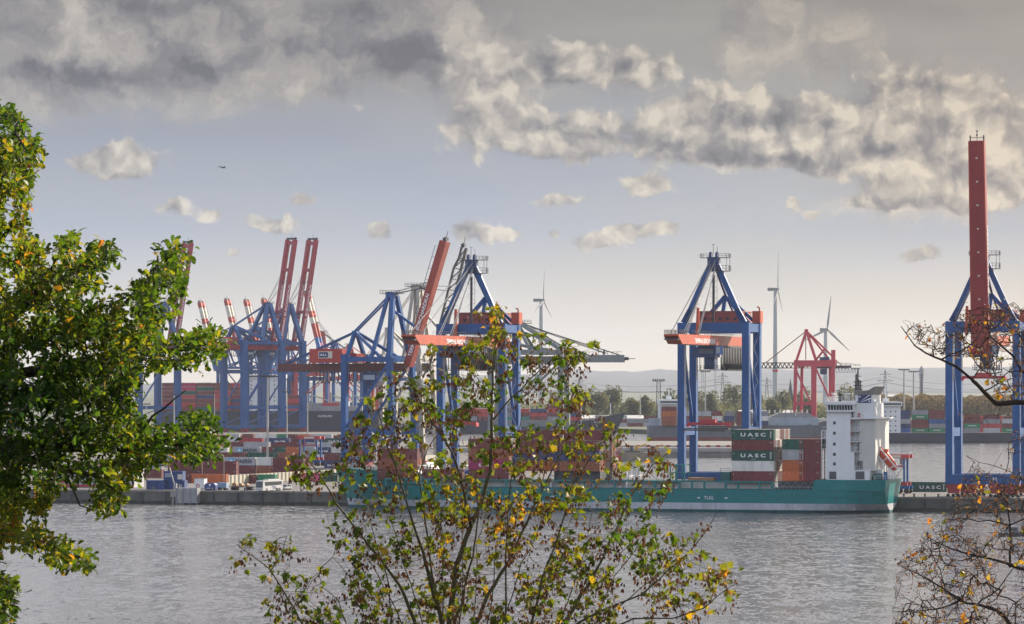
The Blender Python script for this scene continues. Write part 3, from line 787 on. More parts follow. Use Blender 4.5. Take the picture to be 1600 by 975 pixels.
# ------------------------------------------------------------------ cranes
SIGN = 'TERMINAL BURCHARDKAI'
def wheel_truck(b, x, y, along='x', n=4, m=0):
    for i in range(n):
        o = (i - (n - 1) / 2) * 1.5
        p = (x + o, y) if along == 'x' else (x, y + o)
        ax = Vector((0, .35, 0)) if along == 'x' else Vector((.35, 0, 0))
        c = Vector((p[0], p[1], .5)); b.tube(c - ax, c + ax, .5, n=10, m=m)
def quay_crane(s, label, outreach=48, raised=False, stays=True, trolley_y=-6, red_posts=True):
    """gantry crane on the river quay: x along the quay, y landward, z up from the quay"""
    R = empty('quay_crane', Q(s, 3), -TH, label, 'crane', 'container cranes on the river quay')
    a, g = 9.55, 13.5
    for x in (-a, a):
        for y in (0, g):
            b = MB(); b.box(x - 1.0, x + 1.0, y - 1.15, y + 1.15, 6.4, 46.7)
            for z in (20, 33): b.box(x - 1.03, x + 1.03, y - 1.18, y + 1.18, z, z + .22)
            b.build('leg', BLUE, R)
            xc = x - 3.5 * (1 if x > 0 else -1); t_ = MB(); t_.box(xc - 4.4, xc + 4.4, y - .9, y + .9, 2.5, 3.75)
            for k in (-3, 3): t_.box(xc + k * .75 - 1.7, xc + k * .75 + 1.7, y - .75, y + .75, 1.1, 2.5)
            bo = t_.build('bogie', M('bogie_red', (.30, .04, .045), .6), R)
            ww = MB(); wheel_truck(ww, xc - 2.4, y, n=3); wheel_truck(ww, xc + 2.4, y, n=3); ww.each('wheel', BLACK, bo)
    for y in (0, g):
        b = MB(); b.box(-a - 1.02, a + 1.02, y - 1.2, y + 1.2, 3.75, 6.45)
        sb = b.build('sill_beam', BLUE, R)
    b = MB(); b.box(3.0, 3.2, -1.23, -1.2, 4.6, 5.6); b.box(4.0, 4.2, -1.23, -1.2, 4.6, 5.6); b.box(3.2, 4.0, -1.23, -1.2, 5.4, 5.6); b.box(3.2, 4.0, -1.23, -1.2, 5.0, 5.15); b.build('number_plate', LETT, R)
    b = MB()
    for x in (-a, a): b.box(x - .8, x + .8, 1.15, g - 1.15, 17.2, 19.6)
    b.each('tie_beam', BLUE, R)
    b = MB()
    for x in (-a, a): b.beam((x, 1.0, 44.5), (x, g - 1.0, 20.2), .8, .8)
    b.each('diagonal_brace', BLUE, R)
    for y in (0, g):
        b = MB(); b.box(-a - 1.05, a + 1.05, y - 1.17, y + 1.17, 46.7, 49.7); b.build('portal_beam', BLUE, R)
    b = MB()
    for x in (-a, a): b.box(x - .8, x + .8, 1.17, g - 1.17, 47.0, 49.4)
    b.each('side_beam', BLUE, R)
    b = MB()
    for k in range(12):
        z = 7 + k * 3.2; y0_, y1_ = (4, 9.4) if k % 2 else (9.4, 4); b.beam((a + 1.2, y0_, z), (a + 1.2, y1_, z + 3.2), .09, .2); b.beam((a + 1.2, y0_, z + 1.1), (a + 1.2, y1_, z + 4.3), .05); b.box(a + .9, a + 1.6, min(y1_, 9.3), max(y1_, 4.1) + .6, z + 3.1, z + 3.22)
    b.build('access_stair', DKBLUE, R)
    b = MB()
    for k in range(2):
        b.beam((a + 1.06, -.7 + k * .45, 7), (a + 1.06, -.7 + k * .45, 46), .08)
    for k in range(60): b.beam((a + 1.06, -.7, 7.4 + k * .65), (a + 1.06, -.25, 7.4 + k * .65), .05)
    b.build('ladder', STEEL, R)
    # A-frame
    b = MB()
    for sg in (-1, 1):
        b.beam((sg * 8.6, 0, 49.7), (sg * .95, 0, 66.5), 1.5, 1.3, up=(0, 1, 0))
        b.beam((sg * 8.8, 0, 49.6), (sg * 6.9, 0, 49.6 + 4), 2.0, 1.3, up=(0, 1, 0), w2=1.4)
        b.beam((sg * 7.2, g, 49.5), (0, g, 57.6), 1.15, 1.0, up=(0, 1, 0))
    b.beam((-1.2, g, 49.5), (0, g, 57.6), 1.0, 1.0, up=(0, 1, 0)); b.beam((9.2, g, 49.6), (3, g, 55.5), .9, .9, up=(0, 1, 0))
    b.build('a_frame', BLUE, R)
    b = MB(); b.beam((.5, 0, 65.5), (.2, g, 57.6), .6); b.beam((.2, g, 57.6), (1.2, g + 16, 47.2), .5); b.build('back_stay', DKBLUE, R)
    b = MB()
    b.box(-1.7, 1.7, -1, 1, 64.5, 68.6)
    for x in (-.95, .95): b.tube((x - .35, 0, 69.1), (x + .35, 0, 69.1), 1.0, n=12)
    b.beam((2.0, 0, 64.6), (3.0, 0, 63.2), .5)
    hd = b.build('apex_head', DKBLUE, R)
    b = MB()
    b.box(-3.8, -1.7, -1.2, 1.2, 68.3, 68.45); b.box(1.7, 4.7, -1.2, 1.2, 68.3, 68.45); b.box(1.0, 4.7, -1.2, 1.2, 64.4, 64.55)
    b.rail([(-1.7, -1.2, 68.4), (-3.8, -1.2, 68.4), (-3.8, 1.2, 68.4)], gap=.8, r=.045); b.rail([(1.7, -1.2, 68.4), (4.7, -1.2, 68.4), (4.7, 1.2, 68.4)], gap=.8, r=.045)
    b.rail([(1.0, -1.2, 64.5), (4.7, -1.2, 64.5), (4.7, 1.2, 64.5)], h=1.6, gap=.8, r=.045)
    for x in (3.8, 4.7): b.beam((x, 0, 64.5), (x, 0, 69.5), .1)
    b.tube((-.2, 0, 69), (-.2, 0, 72.2), .07, n=5); b.beam((-.7, 0, 72.2), (.3, 0, 72.2), .1); b.tube((1, 0, 69), (1, 0, 71.6), .06, n=5)
    b.build('service_platform', DARK, R)
    b = MB(); b.tube((-.2, .2, 49.7), (-.1, .1, 63.6), .38, n=8); b.tube((.9, .2, 49.7), (.9, .1, 64), .06, n=4)
    for k in range(9):
        z = 51 + k * 1.5; sg = 1 if k % 2 else -1
        b.path([(-.1, .2, z), (sg * .9 - .1, .2, z + .2), (sg * 1.2 - .1, .2, z + .75), (sg * .9 - .1, .2, z + 1.3), (-.1, .2, z + 1.5)], .045, 4)
    b.build('ladder_mast', DARK, R)
    b = MB()
    for k in range(7):
        x = -8.6 + k * 1.05; z = 49.7 + (x + 8.6) * 2.2; b.beam((x + .3, -.1, z + .7), (x + 2.3, -.1, z + .7), .1)
    b.beam((-7.9, -.9, 50), (-1.2, -.9, 64.5), .12); b.beam((-7.3, -.9, 50), (-.6, -.9, 64.5), .12)
    b.build('ladder', STEEL, R)
    b = MB(); b.box(-6.2, 6.0, 6.5, 21, 49.75, 52.9); b.box(-6.4, 6.2, 6.3, 21.2, 52.9, 53.15)
    mh = b.build('machinery_house', M('house_red', (.33, .07, .06), .55, var=.25), R)
    b = MB()
    for k in range(5): b.box(-4.6 + k * 2.2, -3.8 + k * 2.2, 6.42, 6.5, 50.5, 51.3)
    b.each('vent_panel', DARK, mh)
    b = MB(); b.box(a - 1.2, a + 1.25, g - 1.2, g + 2, 49.72, 53.2)
    cb = b.build('electrics_box', ORANGE, R)
    b = MB(); b.path([(a + 1.0, g - 1.4, 50), (a + 1.0, g - 1.4, 54), (a + .8, g - 1.4, 54.4), (a + .3, g - 1.4, 54.3)], .22, 8); b.build('exhaust_pipe', ORANGE, cb)
    b = MB(); b.beam((-4.3, -2.3, 45.9), (-4.1, -2.3, 54), .95, .8, w2=.7); b.build('boom_latch_post', ORANGE, R)
    # girder
    GW, z0, z1 = 2.1, 43.1, 45.85
    b = MB(); b.box(-GW, GW, -2.4, 31, z0, z1); gd = b.build('girder', ORANGE, R)
    b = MB(); b.rail([(GW, -2, z1), (GW, 31, z1)], gap=2.2, r=.04); b.rail([(-GW, -2, z1), (-GW, 31, z1)], gap=2.2, r=.04)
    b.box(-GW - .2, GW + .2, -2, 31, z0 - .32, z0 - .02); b.build('walkway', DARK, gd)
    if not raised:
        o = -outreach
        b = MB(); b.extr([(-2.45, z0), (-2.45, z1), (o + .6, z1), (o, z1 - .5), (o + 4.5, z0)], 'x', -GW, GW)
        bm_ = b.build('boom', ORANGE, R)
        b = MB()
        b.box(-GW + .1, GW - .1, o - .1, o + 2, z0 + 1.1, z0 + 1.5); b.rail([(GW, o + 9, z1), (GW, o + .6, z1), (-GW, o + .6, z1), (-GW, o + 14, z1)], gap=.9, r=.05)
        b.rail([(GW, -3, z1), (GW, o + 16, z1)], gap=2.5, r=.035)
        for k in range(26): b.box(GW - .1, GW + .15, o + 6 + k * (outreach - 9) / 26, o + 6.25 + k * (outreach - 9) / 26, z0 - .35, z0)
        b.build('guard_rail', DARK, bm_)
        text(SIGN, 1.9, LETT, bm_, (GW + .02, -30, z0 + .45), (0, 1, 0), CUP, width=23, bold=.03)
        text(SIGN, 1.9, LETT, bm_, (-GW - .02, -7, z0 + .45), (0, -1, 0), CUP, width=23, bold=.03)
        b = MB()
        for x in (-1.2, 1.2):
            b.beam((x * .6, -.4, 66), (x * 1.5, -26, z1), .22); b.beam((x * .6, -.4, 67), (x * 1.5, -24, z1), .16)
            b.beam((x * .6, -.4, 68), (x * 1.5, o + 6, z1), .18)
        b.build('fore_stay', STEEL, R)
    else:
        an = radians(84); L = 57
        dv = Vector((0, -cos(an), sin(an))); nv = Vector((0, -sin(an), -cos(an)))     # nv: underside normal, towards the river
        p = Vector((0, -3.2, 43.4)); q = p + dv * L
        b = MB(); b.beam(p - dv * 3, q, 4.9, 2.7, up=tuple(-nv), w2=4.3, h2=2.4); bm_ = b.build('boom', M('boom_dark_red', (.27, .028, .03), .5, var=.2), R)
        b = MB()
        for x in (-1.9, 1.9): b.beam(q + Vector((x, 0, 0)), q + Vector((x, 0, 0)) + dv * 1.5, .35)
        b.beam(q + dv * .9 + Vector((-1.9, 0, 0)), q + dv * .9 + Vector((1.9, 0, 0)), .15); b.tube(q, q + dv * 2.6, .1, n=5); b.cbox(q + dv * 2.7, (.6, .3, .3)); b.cbox(q + dv * 1.6, (.4, .3, .6))
        b.build('boom_tip_frame', DARK, bm_)
        b = MB()
        for k in range(8): c = p + dv * (6 + k * 6.6) + nv * 1.4; b.cbox(c, (.55, .2, .4))
        b.each('lamp', OFFW, bm_)
        b = MB()
        for x in (-2.5, 2.25): b.beam(p + Vector((x, 0, 0)) + nv * 1.2, q + Vector((x * .88, 0, 0)) + nv * 1.1, .25)
        b.build('boom_rail', ORANGE, bm_)
        text(SIGN, 1.9, LETT, bm_, p + dv * 10 + Vector((2.46, 0, 0)) + nv * .9, dv, -nv, width=23, bold=.03)
    # trolley with cab, spreader and cable festoon
    ty = trolley_y
    T = MB(); T.box(-3.9, 2.6, ty - 3, ty + 3, 39.6, 42.6); T.box(-2.6, 2.6, ty - 2.4, ty + 2.4, 42.2, 43.05); T.box(-.9, 2.2, ty - 1.8, ty + 1.8, 36.2, 39.6)
    tr = T.build('trolley', DKBLUE, R)
    b = MB(); b.box(2.7, 4.4, ty - 3, ty - .8, 40.4, 42.9); b.build('operator_cab', BLUE2, tr)
    b = MB(); b.box(2.95, 4.15, ty - 3.06, ty - 3.0, 40.8, 42.6); b.build('window', M('sky_lit_glass', (.35, .42, .5), .1), tr)
    b = MB(); b.box(-2.2, 2.0, ty - 3.05, ty - 3.0, 40.7, 42.1); b.build('cooler_panel', M('panel_grey', (.13, .14, .18), .5), tr)
    b = MB(); b.rail([(-2.9, ty - 2, 36.1), (4.2, ty - 2, 36.1), (4.2, ty + 2, 36.1)], gap=.9, r=.05); b.box(-2.9, 4.2, ty - 2, ty + 2, 35.9, 36.08)
    for x in (-2.6, 3.6): b.beam((x, ty, 36), (x, ty, 39.6), .2)
    b.build('cab_platform', DARK, tr)
    b = MB()
    if not raised:
        for k in range(13):
            y = ty + 5 + k * 1.9
            for xx in (2.5, 2.9):
                b.path([(xx, y, 42.6), (xx, y + .12, 38.0), (xx, y + .5, 36.2), (xx, y + .95, 35.9), (xx, y + 1.4, 36.3), (xx, y + 1.75, 38.2), (xx, y + 1.9, 42.6)], .14, 5)
        b.box(2.3, 3.1, ty + 3, 31, 42.5, 42.75)
        b.build('cable_festoon', BLACK, R)
    sp_z = 24.6 if False else (19.7 if not raised else 33)
    b = MB(); b.box(-6.1, 6.1, ty - .5, ty + .5, sp_z + .5, sp_z + 1.3); b.box(-2.2, 2.2, ty - 1.1, ty + 1.1, sp_z + .9, sp_z + 2.2)
    for x in (-6, 6): b.box(x - .3, x + .3, ty - 1.2, ty + 1.2, sp_z, sp_z + 1.0)
    spr = b
    if red_posts:
        so = spr.build('spreader', MAGRED, R)
        b = MB()
        for x in (-2, 2):
            for y in (ty - .9, ty + .9): b.beam((x, y, sp_z + 2), (x * .9, y, 39.6), .07)
        b.build('hoist_rope', ROPE, so)
    return R
quay_crane(q_s(737, 3), 'blue portal crane behind the maple top, its orange boom lowered over the ship', outreach=58, trolley_y=-14)
c2 = quay_crane(q_s(1115.5, 3), 'blue portal crane left of the wind turbines, salmon boom lowered over the teal ship', outreach=48)
quay_crane(q_s(1536, 3), 'blue portal crane with its dark red boom raised almost upright', raised=True, trolley_y=1.5)
# lashing platform hanging between the legs of the middle crane
b = MB(); b.box(-9.4, 4.6, -1.0, 1.4, 18.9, 19.3); b.beam((-9.4, -1, 18.7), (3.6, -1, 18.5), .3); b.rail([(-9.4, 1.4, 19.3), (4.6, 1.4, 19.3)], gap=2, r=.05)
b.build('lashing_platform', M('platform_dark', (.07, .08, .07)), c2)

def basin_crane(pos, rz, label, group=None, paint=BLUE, boom_paint=ORANGE, gauge=18, sep=21, H=37, apex=22, L=45, ang=73, back=40, leg=2.0, double=False, sign=True, house=RED, bands=None, splay=0.0, girder_paint=None, lattice=False, detail=True, zbeam=None, frame_paint=None, low=False, cab=True, topx=-3.5, stay_w=.55):
    """ship-to-shore crane: x towards the ship, y along its rails"""
    R = empty('harbour_crane', pos, rz, label, 'crane', group)
    h = sep / 2; gp = girder_paint or boom_paint; FPm = frame_paint or paint
    zb = zbeam or H * .38
    for x in (0, -gauge):
        for y in (-h, h):
            b = MB()
            ox = splay if x == 0 else 0
            b.beam((x + ox, y, 2.6), (x, y, H + 2), leg, leg * 1.05, up=(0, 1, 0)); b.build('leg', paint, R)
            if detail:
                b = MB(); b.box(x + ox - .8, x + ox + .8, y - 3.4, y + 3.4, 1.2, 2.6); wheel_truck(b, x + ox, y - 1.9, 'y', 2); wheel_truck(b, x + ox, y + 1.9, 'y', 2); b.build('bogie', M('bogie_red', (.30, .04, .045)), R)
    for x in (0, -gauge):
        ox = splay if x == 0 else 0
        b = MB(); b.box(x + ox - .8, x + ox + .8, -h, h, 2.6, 4.6); b.build('sill_beam', paint, R)
        b = MB(); b.box(x - .9, x + .9, -h - 1, h + 1, H - 1.0, H + 1.4); b.build('portal_beam', paint, R)
    for y in (-h, h):
        b = MB()
        b.box(-gauge, splay * .5, y - .7, y + .7, zb - 1.1, zb + 1.1)
        b.box(-gauge, 0, y - .6, y + .6, H - .8, H + 1.0)
        b.beam((-gauge, y, zb + .8), (0, y, H - 1), .85); b.beam((-gauge, y, 5), (splay * .6, y, zb - 1), .55)
        b.build('side_frame', paint, R)
    # girders and boom
    GW = 1.1 if double else 1.75
    offs = (-4.2, 4.2) if double else (0,)
    z0 = H - 4.4; z1 = z0 + 2.9
    b = MB()
    for o in offs: b.box(-gauge - back, 3, o - GW, o + GW, z0, z1)
    gd = b.build('girder', gp, R)
    b = MB(); yo = offs[-1] + GW; yn = offs[0] - GW
    b.rail([(-gauge - back, yn, z1), (3, yn, z1)], gap=2.4, r=.06); b.box(-gauge - back, 3, yn - .5, yn, z0 - .3, z0 - .1)
    for k in range(int((gauge + back) / 2)): b.beam((-gauge - back + 2 * k, yn - .25, z0 - .1), (-gauge - back + 2 * k, yn - .25, z0 + .7), .12)
    b.build('walkway', DARK, gd)
    an = radians(ang)
    dv = Vector((cos(an), 0, sin(an))) if not low else Vector((1, 0, 0))
    nv = Vector((sin(an), 0, -cos(an))) if not low else Vector((0, 0, -1))      # underside
    p = Vector((3.6, 0, (z0 + z1) / 2 + .5)); 
    bms = MB()
    segs = bands or [(0, 1, 0)]
    for o in offs:
        oo = Vector((0, o, 0))
        if lattice:
            n = 11
            A = [p + oo + dv * (L * i / n) - nv * (1.6 * (1 if i < n - 1 else .3)) for i in range(n + 1)]
            B = [p + oo + dv * (L * i / n) + nv * 1.4 for i in range(n + 1)]
            for i in range(n):
                bms.beam(A[i], A[i + 1], .8); bms.beam(B[i], B[i + 1], 1.0); bms.beam(A[i], B[i + 1], .4); bms.beam(A[i], B[i], .35)
        else:
            for (ka, kb, m) in segs: bms.beam(p + oo + dv * (L * ka), p + oo + dv * (L * kb), 2 * GW, 2.9, m=m, up=tuple(-nv))
    bm_ = bms.build('boom', [boom_paint, OFFW, BLUE2] if bands else boom_paint, R)
    b = MB()
    if double:
        for k in (.33, .72, .97): b.beam(p + dv * (L * k) + Vector((0, -4.2, 0)), p + dv * (L * k) + Vector((0, 4.2, 0)), 2.2)
        b.build('cross_tie', boom_paint, bm_)
        b = MB()
    q = p + dv * L
    for o in offs:
        oo = Vector((0, o, 0))
        b.beam(q + oo, q + oo + dv * 1.6, .8)
    b.cbox(q + dv * .8, (1.2, abs(offs[0]) * 2 + 2.4, 1.2)); b.tube(q + dv * 1, q + dv * 4, .12, n=5)
    if double or not lattice:
        e = -nv * 2.6 + Vector((0, yn, 0))
        for k in range(10):
            k0, k1 = .05 + k * .09, .05 + (k + 1) * .09
            b.beam(p + dv * (L * k0) + e, p + dv * (L * k1) + e, .16); b.beam(p + dv * (L * k0) + e + nv * 1.2, p + dv * (L * k0) + e, .14)
        b.beam(p + dv * (L * .6) - nv * 1.5, p + dv * (L * .6) - nv * 3.6, .6)
    b.build('boom_walkway', DARK, bm_)
    if sign:
        ts = 2.0 if not double else 2.2
        oo = Vector((0, yn - .03, 0)) if not double else Vector((0, offs[1] - GW - .03, 0)) * 1
        pos_t = p + dv * (L * .08) + nv * .8 + Vector((0, (offs[0] if not double else offs[0]) - GW - .03, 0))
        text(SIGN, ts, LETT, bm_, pos_t, dv, -nv, width=L * .5, bold=.04)
        if double: text(SIGN, ts, LETT, bm_, p + dv * (L * .08) + nv * .8 + Vector((0, offs[1] - GW - .03, 0)), dv, -nv, width=L * .5, bold=.04)
    # tower over the ship-side legs with stays
    top = Vector((topx, 0, H + apex))
    b = MB()
    for sg in (-1, 1):
        b.beam((0, sg * h * .9, H + 1), top + Vector((1.2, sg * 1.4, 0)), leg * .75, up=(0, 1, 0))
        b.beam((-gauge * .45, sg * h * .75, H + 1), top + Vector((-.8, sg * 1.4, 0)), leg * .6, up=(0, 1, 0))
    b.cbox(top + Vector((0, 0, .3)), (3.2, 4, 2))
    b.build('a_frame', FPm, R)
    b = MB(); b.rail([top + Vector((-4, -2, .8)), top + Vector((4.5, -2, .8))], gap=1.2, r=.07); b.box(top.x - 4, top.x + 4.5, -2, 2, top.z + .6, top.z + .8); b.tube((top.x, 0, H), (top.x, 0, top.z), .25, n=6); b.build('service_platform', DARK, R)
    rear = Vector((-gauge, 0, H + apex * .42))
    b = MB()
    for sg in (-1, 1):
        b.beam((-gauge, sg * h * .8, H + 1), rear + Vector((0, sg * .8, 0)), leg * .6, up=(0, 1, 0))
        b.beam(rear + Vector((.6, sg * .8, 0)), (-gauge * .25, sg * h * .8, H + 1), leg * .5, up=(0, 1, 0))
    b.cbox(rear, (2, 2.6, 1.6)); b.build('rear_frame', FPm, R)
    b = MB()
    for sg in (-1, 1):
        y = sg * (abs(offs[0]) if double else 1.2)
        b.beam(top + Vector((-.5, sg * 1.2, 0)), rear + Vector((0, sg, .6)), stay_w); b.beam(rear + Vector((0, sg, .4)), (-gauge - back + 3, y, z1), stay_w * .9)
    b.build('back_stay', FPm, R)
    b = MB()
    for sg in (-1, 1):
        y = sg * (abs(offs[0]) if double else 1.0)
        b.beam(top + Vector((.5, sg, .5)), p + dv * (L * .62) - nv * 2 + Vector((0, y, 0)), .22); b.beam(top + Vector((.5, sg, 1)), p + dv * (L * .66) - nv * 2 + Vector((0, y, 0)), .16)
    if low:
        for sg in (-1, 1): b.beam(top + Vector((.5, sg, .5)), p + dv * (L * .9) - nv * 1.4 + Vector((0, sg, 0)), .35)
    b.build('fore_stay', ROPE, R)
    b = MB(); b.beam(top + Vector((0, 0, -apex * .22)), p + dv * (L * .3) - nv * 1.2, .9); b.build('boom_strut', FPm, R)
    if house:
        xh = -gauge - back * .32
        b = MB(); b.box(xh - 7, xh + 7, -4.6, 4.6, z1 + .3, z1 + 5.6); b.box(xh + 8, xh + 13, -3.5, 3.5, z1 + .3, z1 + 3.8)
        mh = b.build('machinery_house', house, R)
        if cab:
            b = MB(); b.box(xh - 3, xh + 3, -4.7, -4.62, z1 + 2, z1 + 4.6); pn = b.build('sign_board', OFFW, mh)
            b = MB(); b.box(xh - 2.7, xh + 1.2, -4.76, -4.71, z1 + 2.3, z1 + 4.3); b.build('sign_field', NAVYP, pn)
            text('HHLA', 1.1, LETT, pn, (xh - 2.3, -4.79, z1 + 2.9), CR, CUP, bold=.03)
    if cab:
        b = MB(); xt = -gauge * .62
        b.box(xt - 3.2, xt + 3.2, -2.5, 2.5, z0 - 3.8, z0 - .4); b.box(xt - 1.5, xt + 1.5, -1.5, 1.5, z0 - 6.5, z0 - 3.8); tr = b.build('trolley', DKBLUE, R)
        b = MB(); b.box(xt - 2.6, xt + 2.4, -2.62, -2.52, z0 - 3.2, z0 - 1.4); b.build('window', M('sky_lit_glass', (.35, .42, .5)), tr)
        b = MB()
        for k in range(int((gauge + back * .6) / 3.2)):
            x = xt - 4 - k * 1.6
            if x < -gauge - back + 4: break
            b.path([(x, yn - .2, z0), (x - .1, yn - .2, z0 - 3.4), (x - .8, yn - .2, z0 - 4.6), (x - 1.5, yn - .2, z0 - 3.4), (x - 1.6, yn - .2, z0)], .16, 4)
        b.build('cable_festoon', BLACK, R)
        b = MB(); b.box(-gauge - 1, -gauge + 1, -h - .95, -h - .9, zb - 1, zb + 1)
    return R

GB = 'container cranes round the harbour basin'
# broadside crane with single box boom raised
basin_crane(Vector((-42, 1440, QZ)), radians(-27), 'blue crane with slanted vermilion boom lettered along its side, raised beside the tree top', GB, H=41.2, apex=24, L=49, ang=71.5, back=33, gauge=19, sep=17, zbeam=14, splay=2.6, boom_paint=M('boom_vermilion', (.33, .05, .03), .4, var=.2), girder_paint=M('girder_brown', (.14, .045, .04), .6), leg=2.1)
# three large cranes behind the container yard, twin booms up
for (px, Y, lab, L, g_) in ((424, 2560, 'large blue crane with twin dark red booms upright, left of its twin', 73, 30), (457, 2590, 'large blue crane with the tallest twin dark red booms, right of its twin', 74, 30), (262, 2540, 'large blue crane with twin dark red booms, partly hidden by the oak leaves', 70, 30)):
    basin_crane(G(px, Y, QZ), radians(38), lab, GB, H=59, apex=26, L=L, ang=80, back=34, gauge=g_, sep=24, leg=3.6, double=True, boom_paint=MAGRED if False else M('boom_red', (.36, .035, .045), .5, var=.22), house=MAGRED, zbeam=16.5)
BANDS = [(0, .42, 2), (.42, .60, 0), (.60, .68, 1), (.68, .76, 0), (.76, .92, 1), (.92, 1, 0)]
STR = 'red and white striped booms beyond the cranes'
for (px, Y, L, lab) in ((346, 3150, 58, 'slim striped boom leaning left, leftmost of the striped ones'), (388, 3150, 60, 'slim striped boom leaning left, second striped one from the left'), (418, 3180, 60, 'slim striped boom leaning left, third striped one from the left'),
                        (446, 3180, 61, 'slim striped boom almost hidden behind the twin dark red booms'), (516, 2900, 60, 'striped boom with blue foot just right of the tallest dark red booms')):
    basin_crane(G(px, Y, 3.2), radians(168), 'crane with ' + lab, STR, H=46, apex=18, L=L, ang=76, back=20, gauge=22, sep=20, leg=2.2, double=True, boom_paint=RED, girder_paint=BLUE, sign=False, house=None, bands=BANDS, detail=False, cab=False)
for (px, Y, r, lab) in ((510, 3100, 10, 'red crane with a low lattice tower, right of the striped boom'), (540, 3300, 170, 'red crane with a lowered boom behind the blue portal legs')):
    basin_crane(G(px, Y, 3.2), radians(r), lab, GB, paint=MAGRED, boom_paint=MAGRED, girder_paint=BLUE, frame_paint=RED, H=40, apex=34 if px == 510 else 26, L=50, ang=0, low=True, back=30, gauge=26, sep=20, leg=2.6, double=True, sign=False, house=BLUE2, detail=False, cab=False)
# grey cranes behind the river quay
basin_crane(Vector((-33.5, 1480, QZ)), -TH, 'grey beige crane with raised lattice boom between the two blue cranes', GB, paint=PALE, boom_paint=M('lattice_grey', (.10, .095, .09), .5), girder_paint=M('girder_grey', (.17, .15, .14), .6), H=41.5, apex=27.5, L=47, ang=75.5, back=14, gauge=15, sep=16, leg=1.7, lattice=True, sign=False, house=None, cab=False, splay=2, stay_w=.28)
basin_crane(Vector((20, 1480, QZ)), radians(-8), 'grey crane with lowered boom reaching out to the right over the black ship', GB, paint=GREYB, boom_paint=GREYB, girder_paint=GREYB, H=44.2, apex=10.5, topx=-17, L=20, ang=0, low=True, back=14, gauge=27, sep=20, leg=2.1, sign=False, house=None, cab=False, stay_w=.4)
# red crane with lattice girder behind the ship's stern
rc = empty('harbour_crane', G(1274, 2480, 3.2), radians(-8), 'red crane with dark lattice girder standing behind the white deckhouse', 'crane', GB)
k_ = 2480 / F
def RP(px, py, y=0.0): return Vector(((px - 1274) * k_, y, CZ - (py - HY) * k_ - 3.2))
CR_ = M('crane_rose_red', (.50, .045, .07), .5)
for (pt, pb, y, wd) in ((1245, 1242.5, -9, 2.2), (1273, 1273, -9, 3.4), (1303, 1302, -9, 2.5), (1252, 1250, 9, 1.8), (1296, 1296, 9, 1.8)):
    b = MB(); a_, e_ = RP(pt, 566, y), RP(pb, 640, y); e_.z = .6; b.beam(e_, a_, wd, 2.2, up=(0, 1, 0)); b.build('leg', CR_, rc)
b = MB()
b.box(RP(1242, 0).x, RP(1306, 0).x, -10.2, -7.8, RP(0, 573).z, RP(0, 563).z); b.box(RP(1242, 0).x, RP(1306, 0).x, 7.8, 10.2, RP(0, 573).z, RP(0, 563).z)
b.box(RP(1300, 0).x, RP(1306.5, 0).x, -10.3, -7, RP(0, 566).z, RP(0, 547).z)
b.build('portal_beam', CR_, rc)
b = MB(); b.box(RP(1242, 0).x, RP(1276, 0).x, -9.8, -8.2, RP(0, 633).z, RP(0, 628).z)
b.beam(RP(1246, 580, -9), RP(1268, 628, -9), 1.2); b.beam(RP(1276, 576, -9), RP(1300, 628, -9), 1.2); b.build('brace', CR_, rc)
ap = RP(1260, 517)
b = MB(); b.beam(RP(1246, 563, -8), ap, 1.6, up=(0, 1, 0)); b.beam(RP(1276, 563, -8), ap, 1.8, up=(0, 1, 0)); b.beam(RP(1296, 563, 8), ap, 1.2, up=(0, 1, 0)); b.beam(RP(1288, 546), RP(1276, 562, -5), 1); b.cbox(ap, (2.4, 2.4, 2.2)); b.beam(ap, RP(1302, 558), 1.2)
b.build('a_frame', CR_, rc)
b = MB(); b.beam(ap, RP(1196, 567), .55); b.beam(RP(1300, 557), RP(1316, 572), .5); b.tube(RP(1259, 520), RP(1259, 562), .3, n=6); b.build('stay', M('stay_dark_red', (.2, .05, .05)), rc)
b = MB(); n = 22; za, zb_ = RP(0, 567).z, RP(0, 575).z
for y in (-2.5, 2.5):
    xa, xb = RP(1190, 0).x, RP(1262, 0).x
    b.beam((xa, y, za), (xb, y, za), .6); b.beam((xa, y, zb_), (RP(1325, 0).x, y, zb_), .6)
    for i in range(n):
        u0 = xa + (xb - xa) * i / n; u1 = xa + (xb - xa) * (i + 1) / n
        b.beam((u0, y, za if i % 2 else zb_), (u1, y, zb_ if i % 2 else za), .35)
b.box(RP(1275, 0).x, RP(1330, 0).x, -2.6, 2.6, RP(0, 575).z, RP(0, 571).z); b.rail([(RP(1300, 0).x, -2.6, za - 1), (RP(1344, 0).x, -2.6, za - 2.5)], h=1.4, gap=3, r=.12)
b.box(RP(1330, 0).x, RP(1344, 0).x, -2, 2, RP(0, 577).z, RP(0, 575.5).z)
for k in range(7):
    x = RP(1306 + k * 5, 0).x; b.path([(x, -2.6, zb_), (x + .5, -2.6, zb_ - 3), (x + 1.4, -2.6, zb_ - 3), (x + 2, -2.6, zb_)], .15, 4)
b.build('lattice_girder', M('lattice_dark', (.05, .05, .06)), rc)
b = MB(); b.box(RP(1281, 0).x, RP(1296, 0).x, -4, 4, RP(0, 569).z, RP(0, 558).z); b.box(RP(1282, 0).x, RP(1292, 0).x, -3, 3, RP(0, 585).z, RP(0, 576).z); b.build('trolley', DKBLUE, rc)
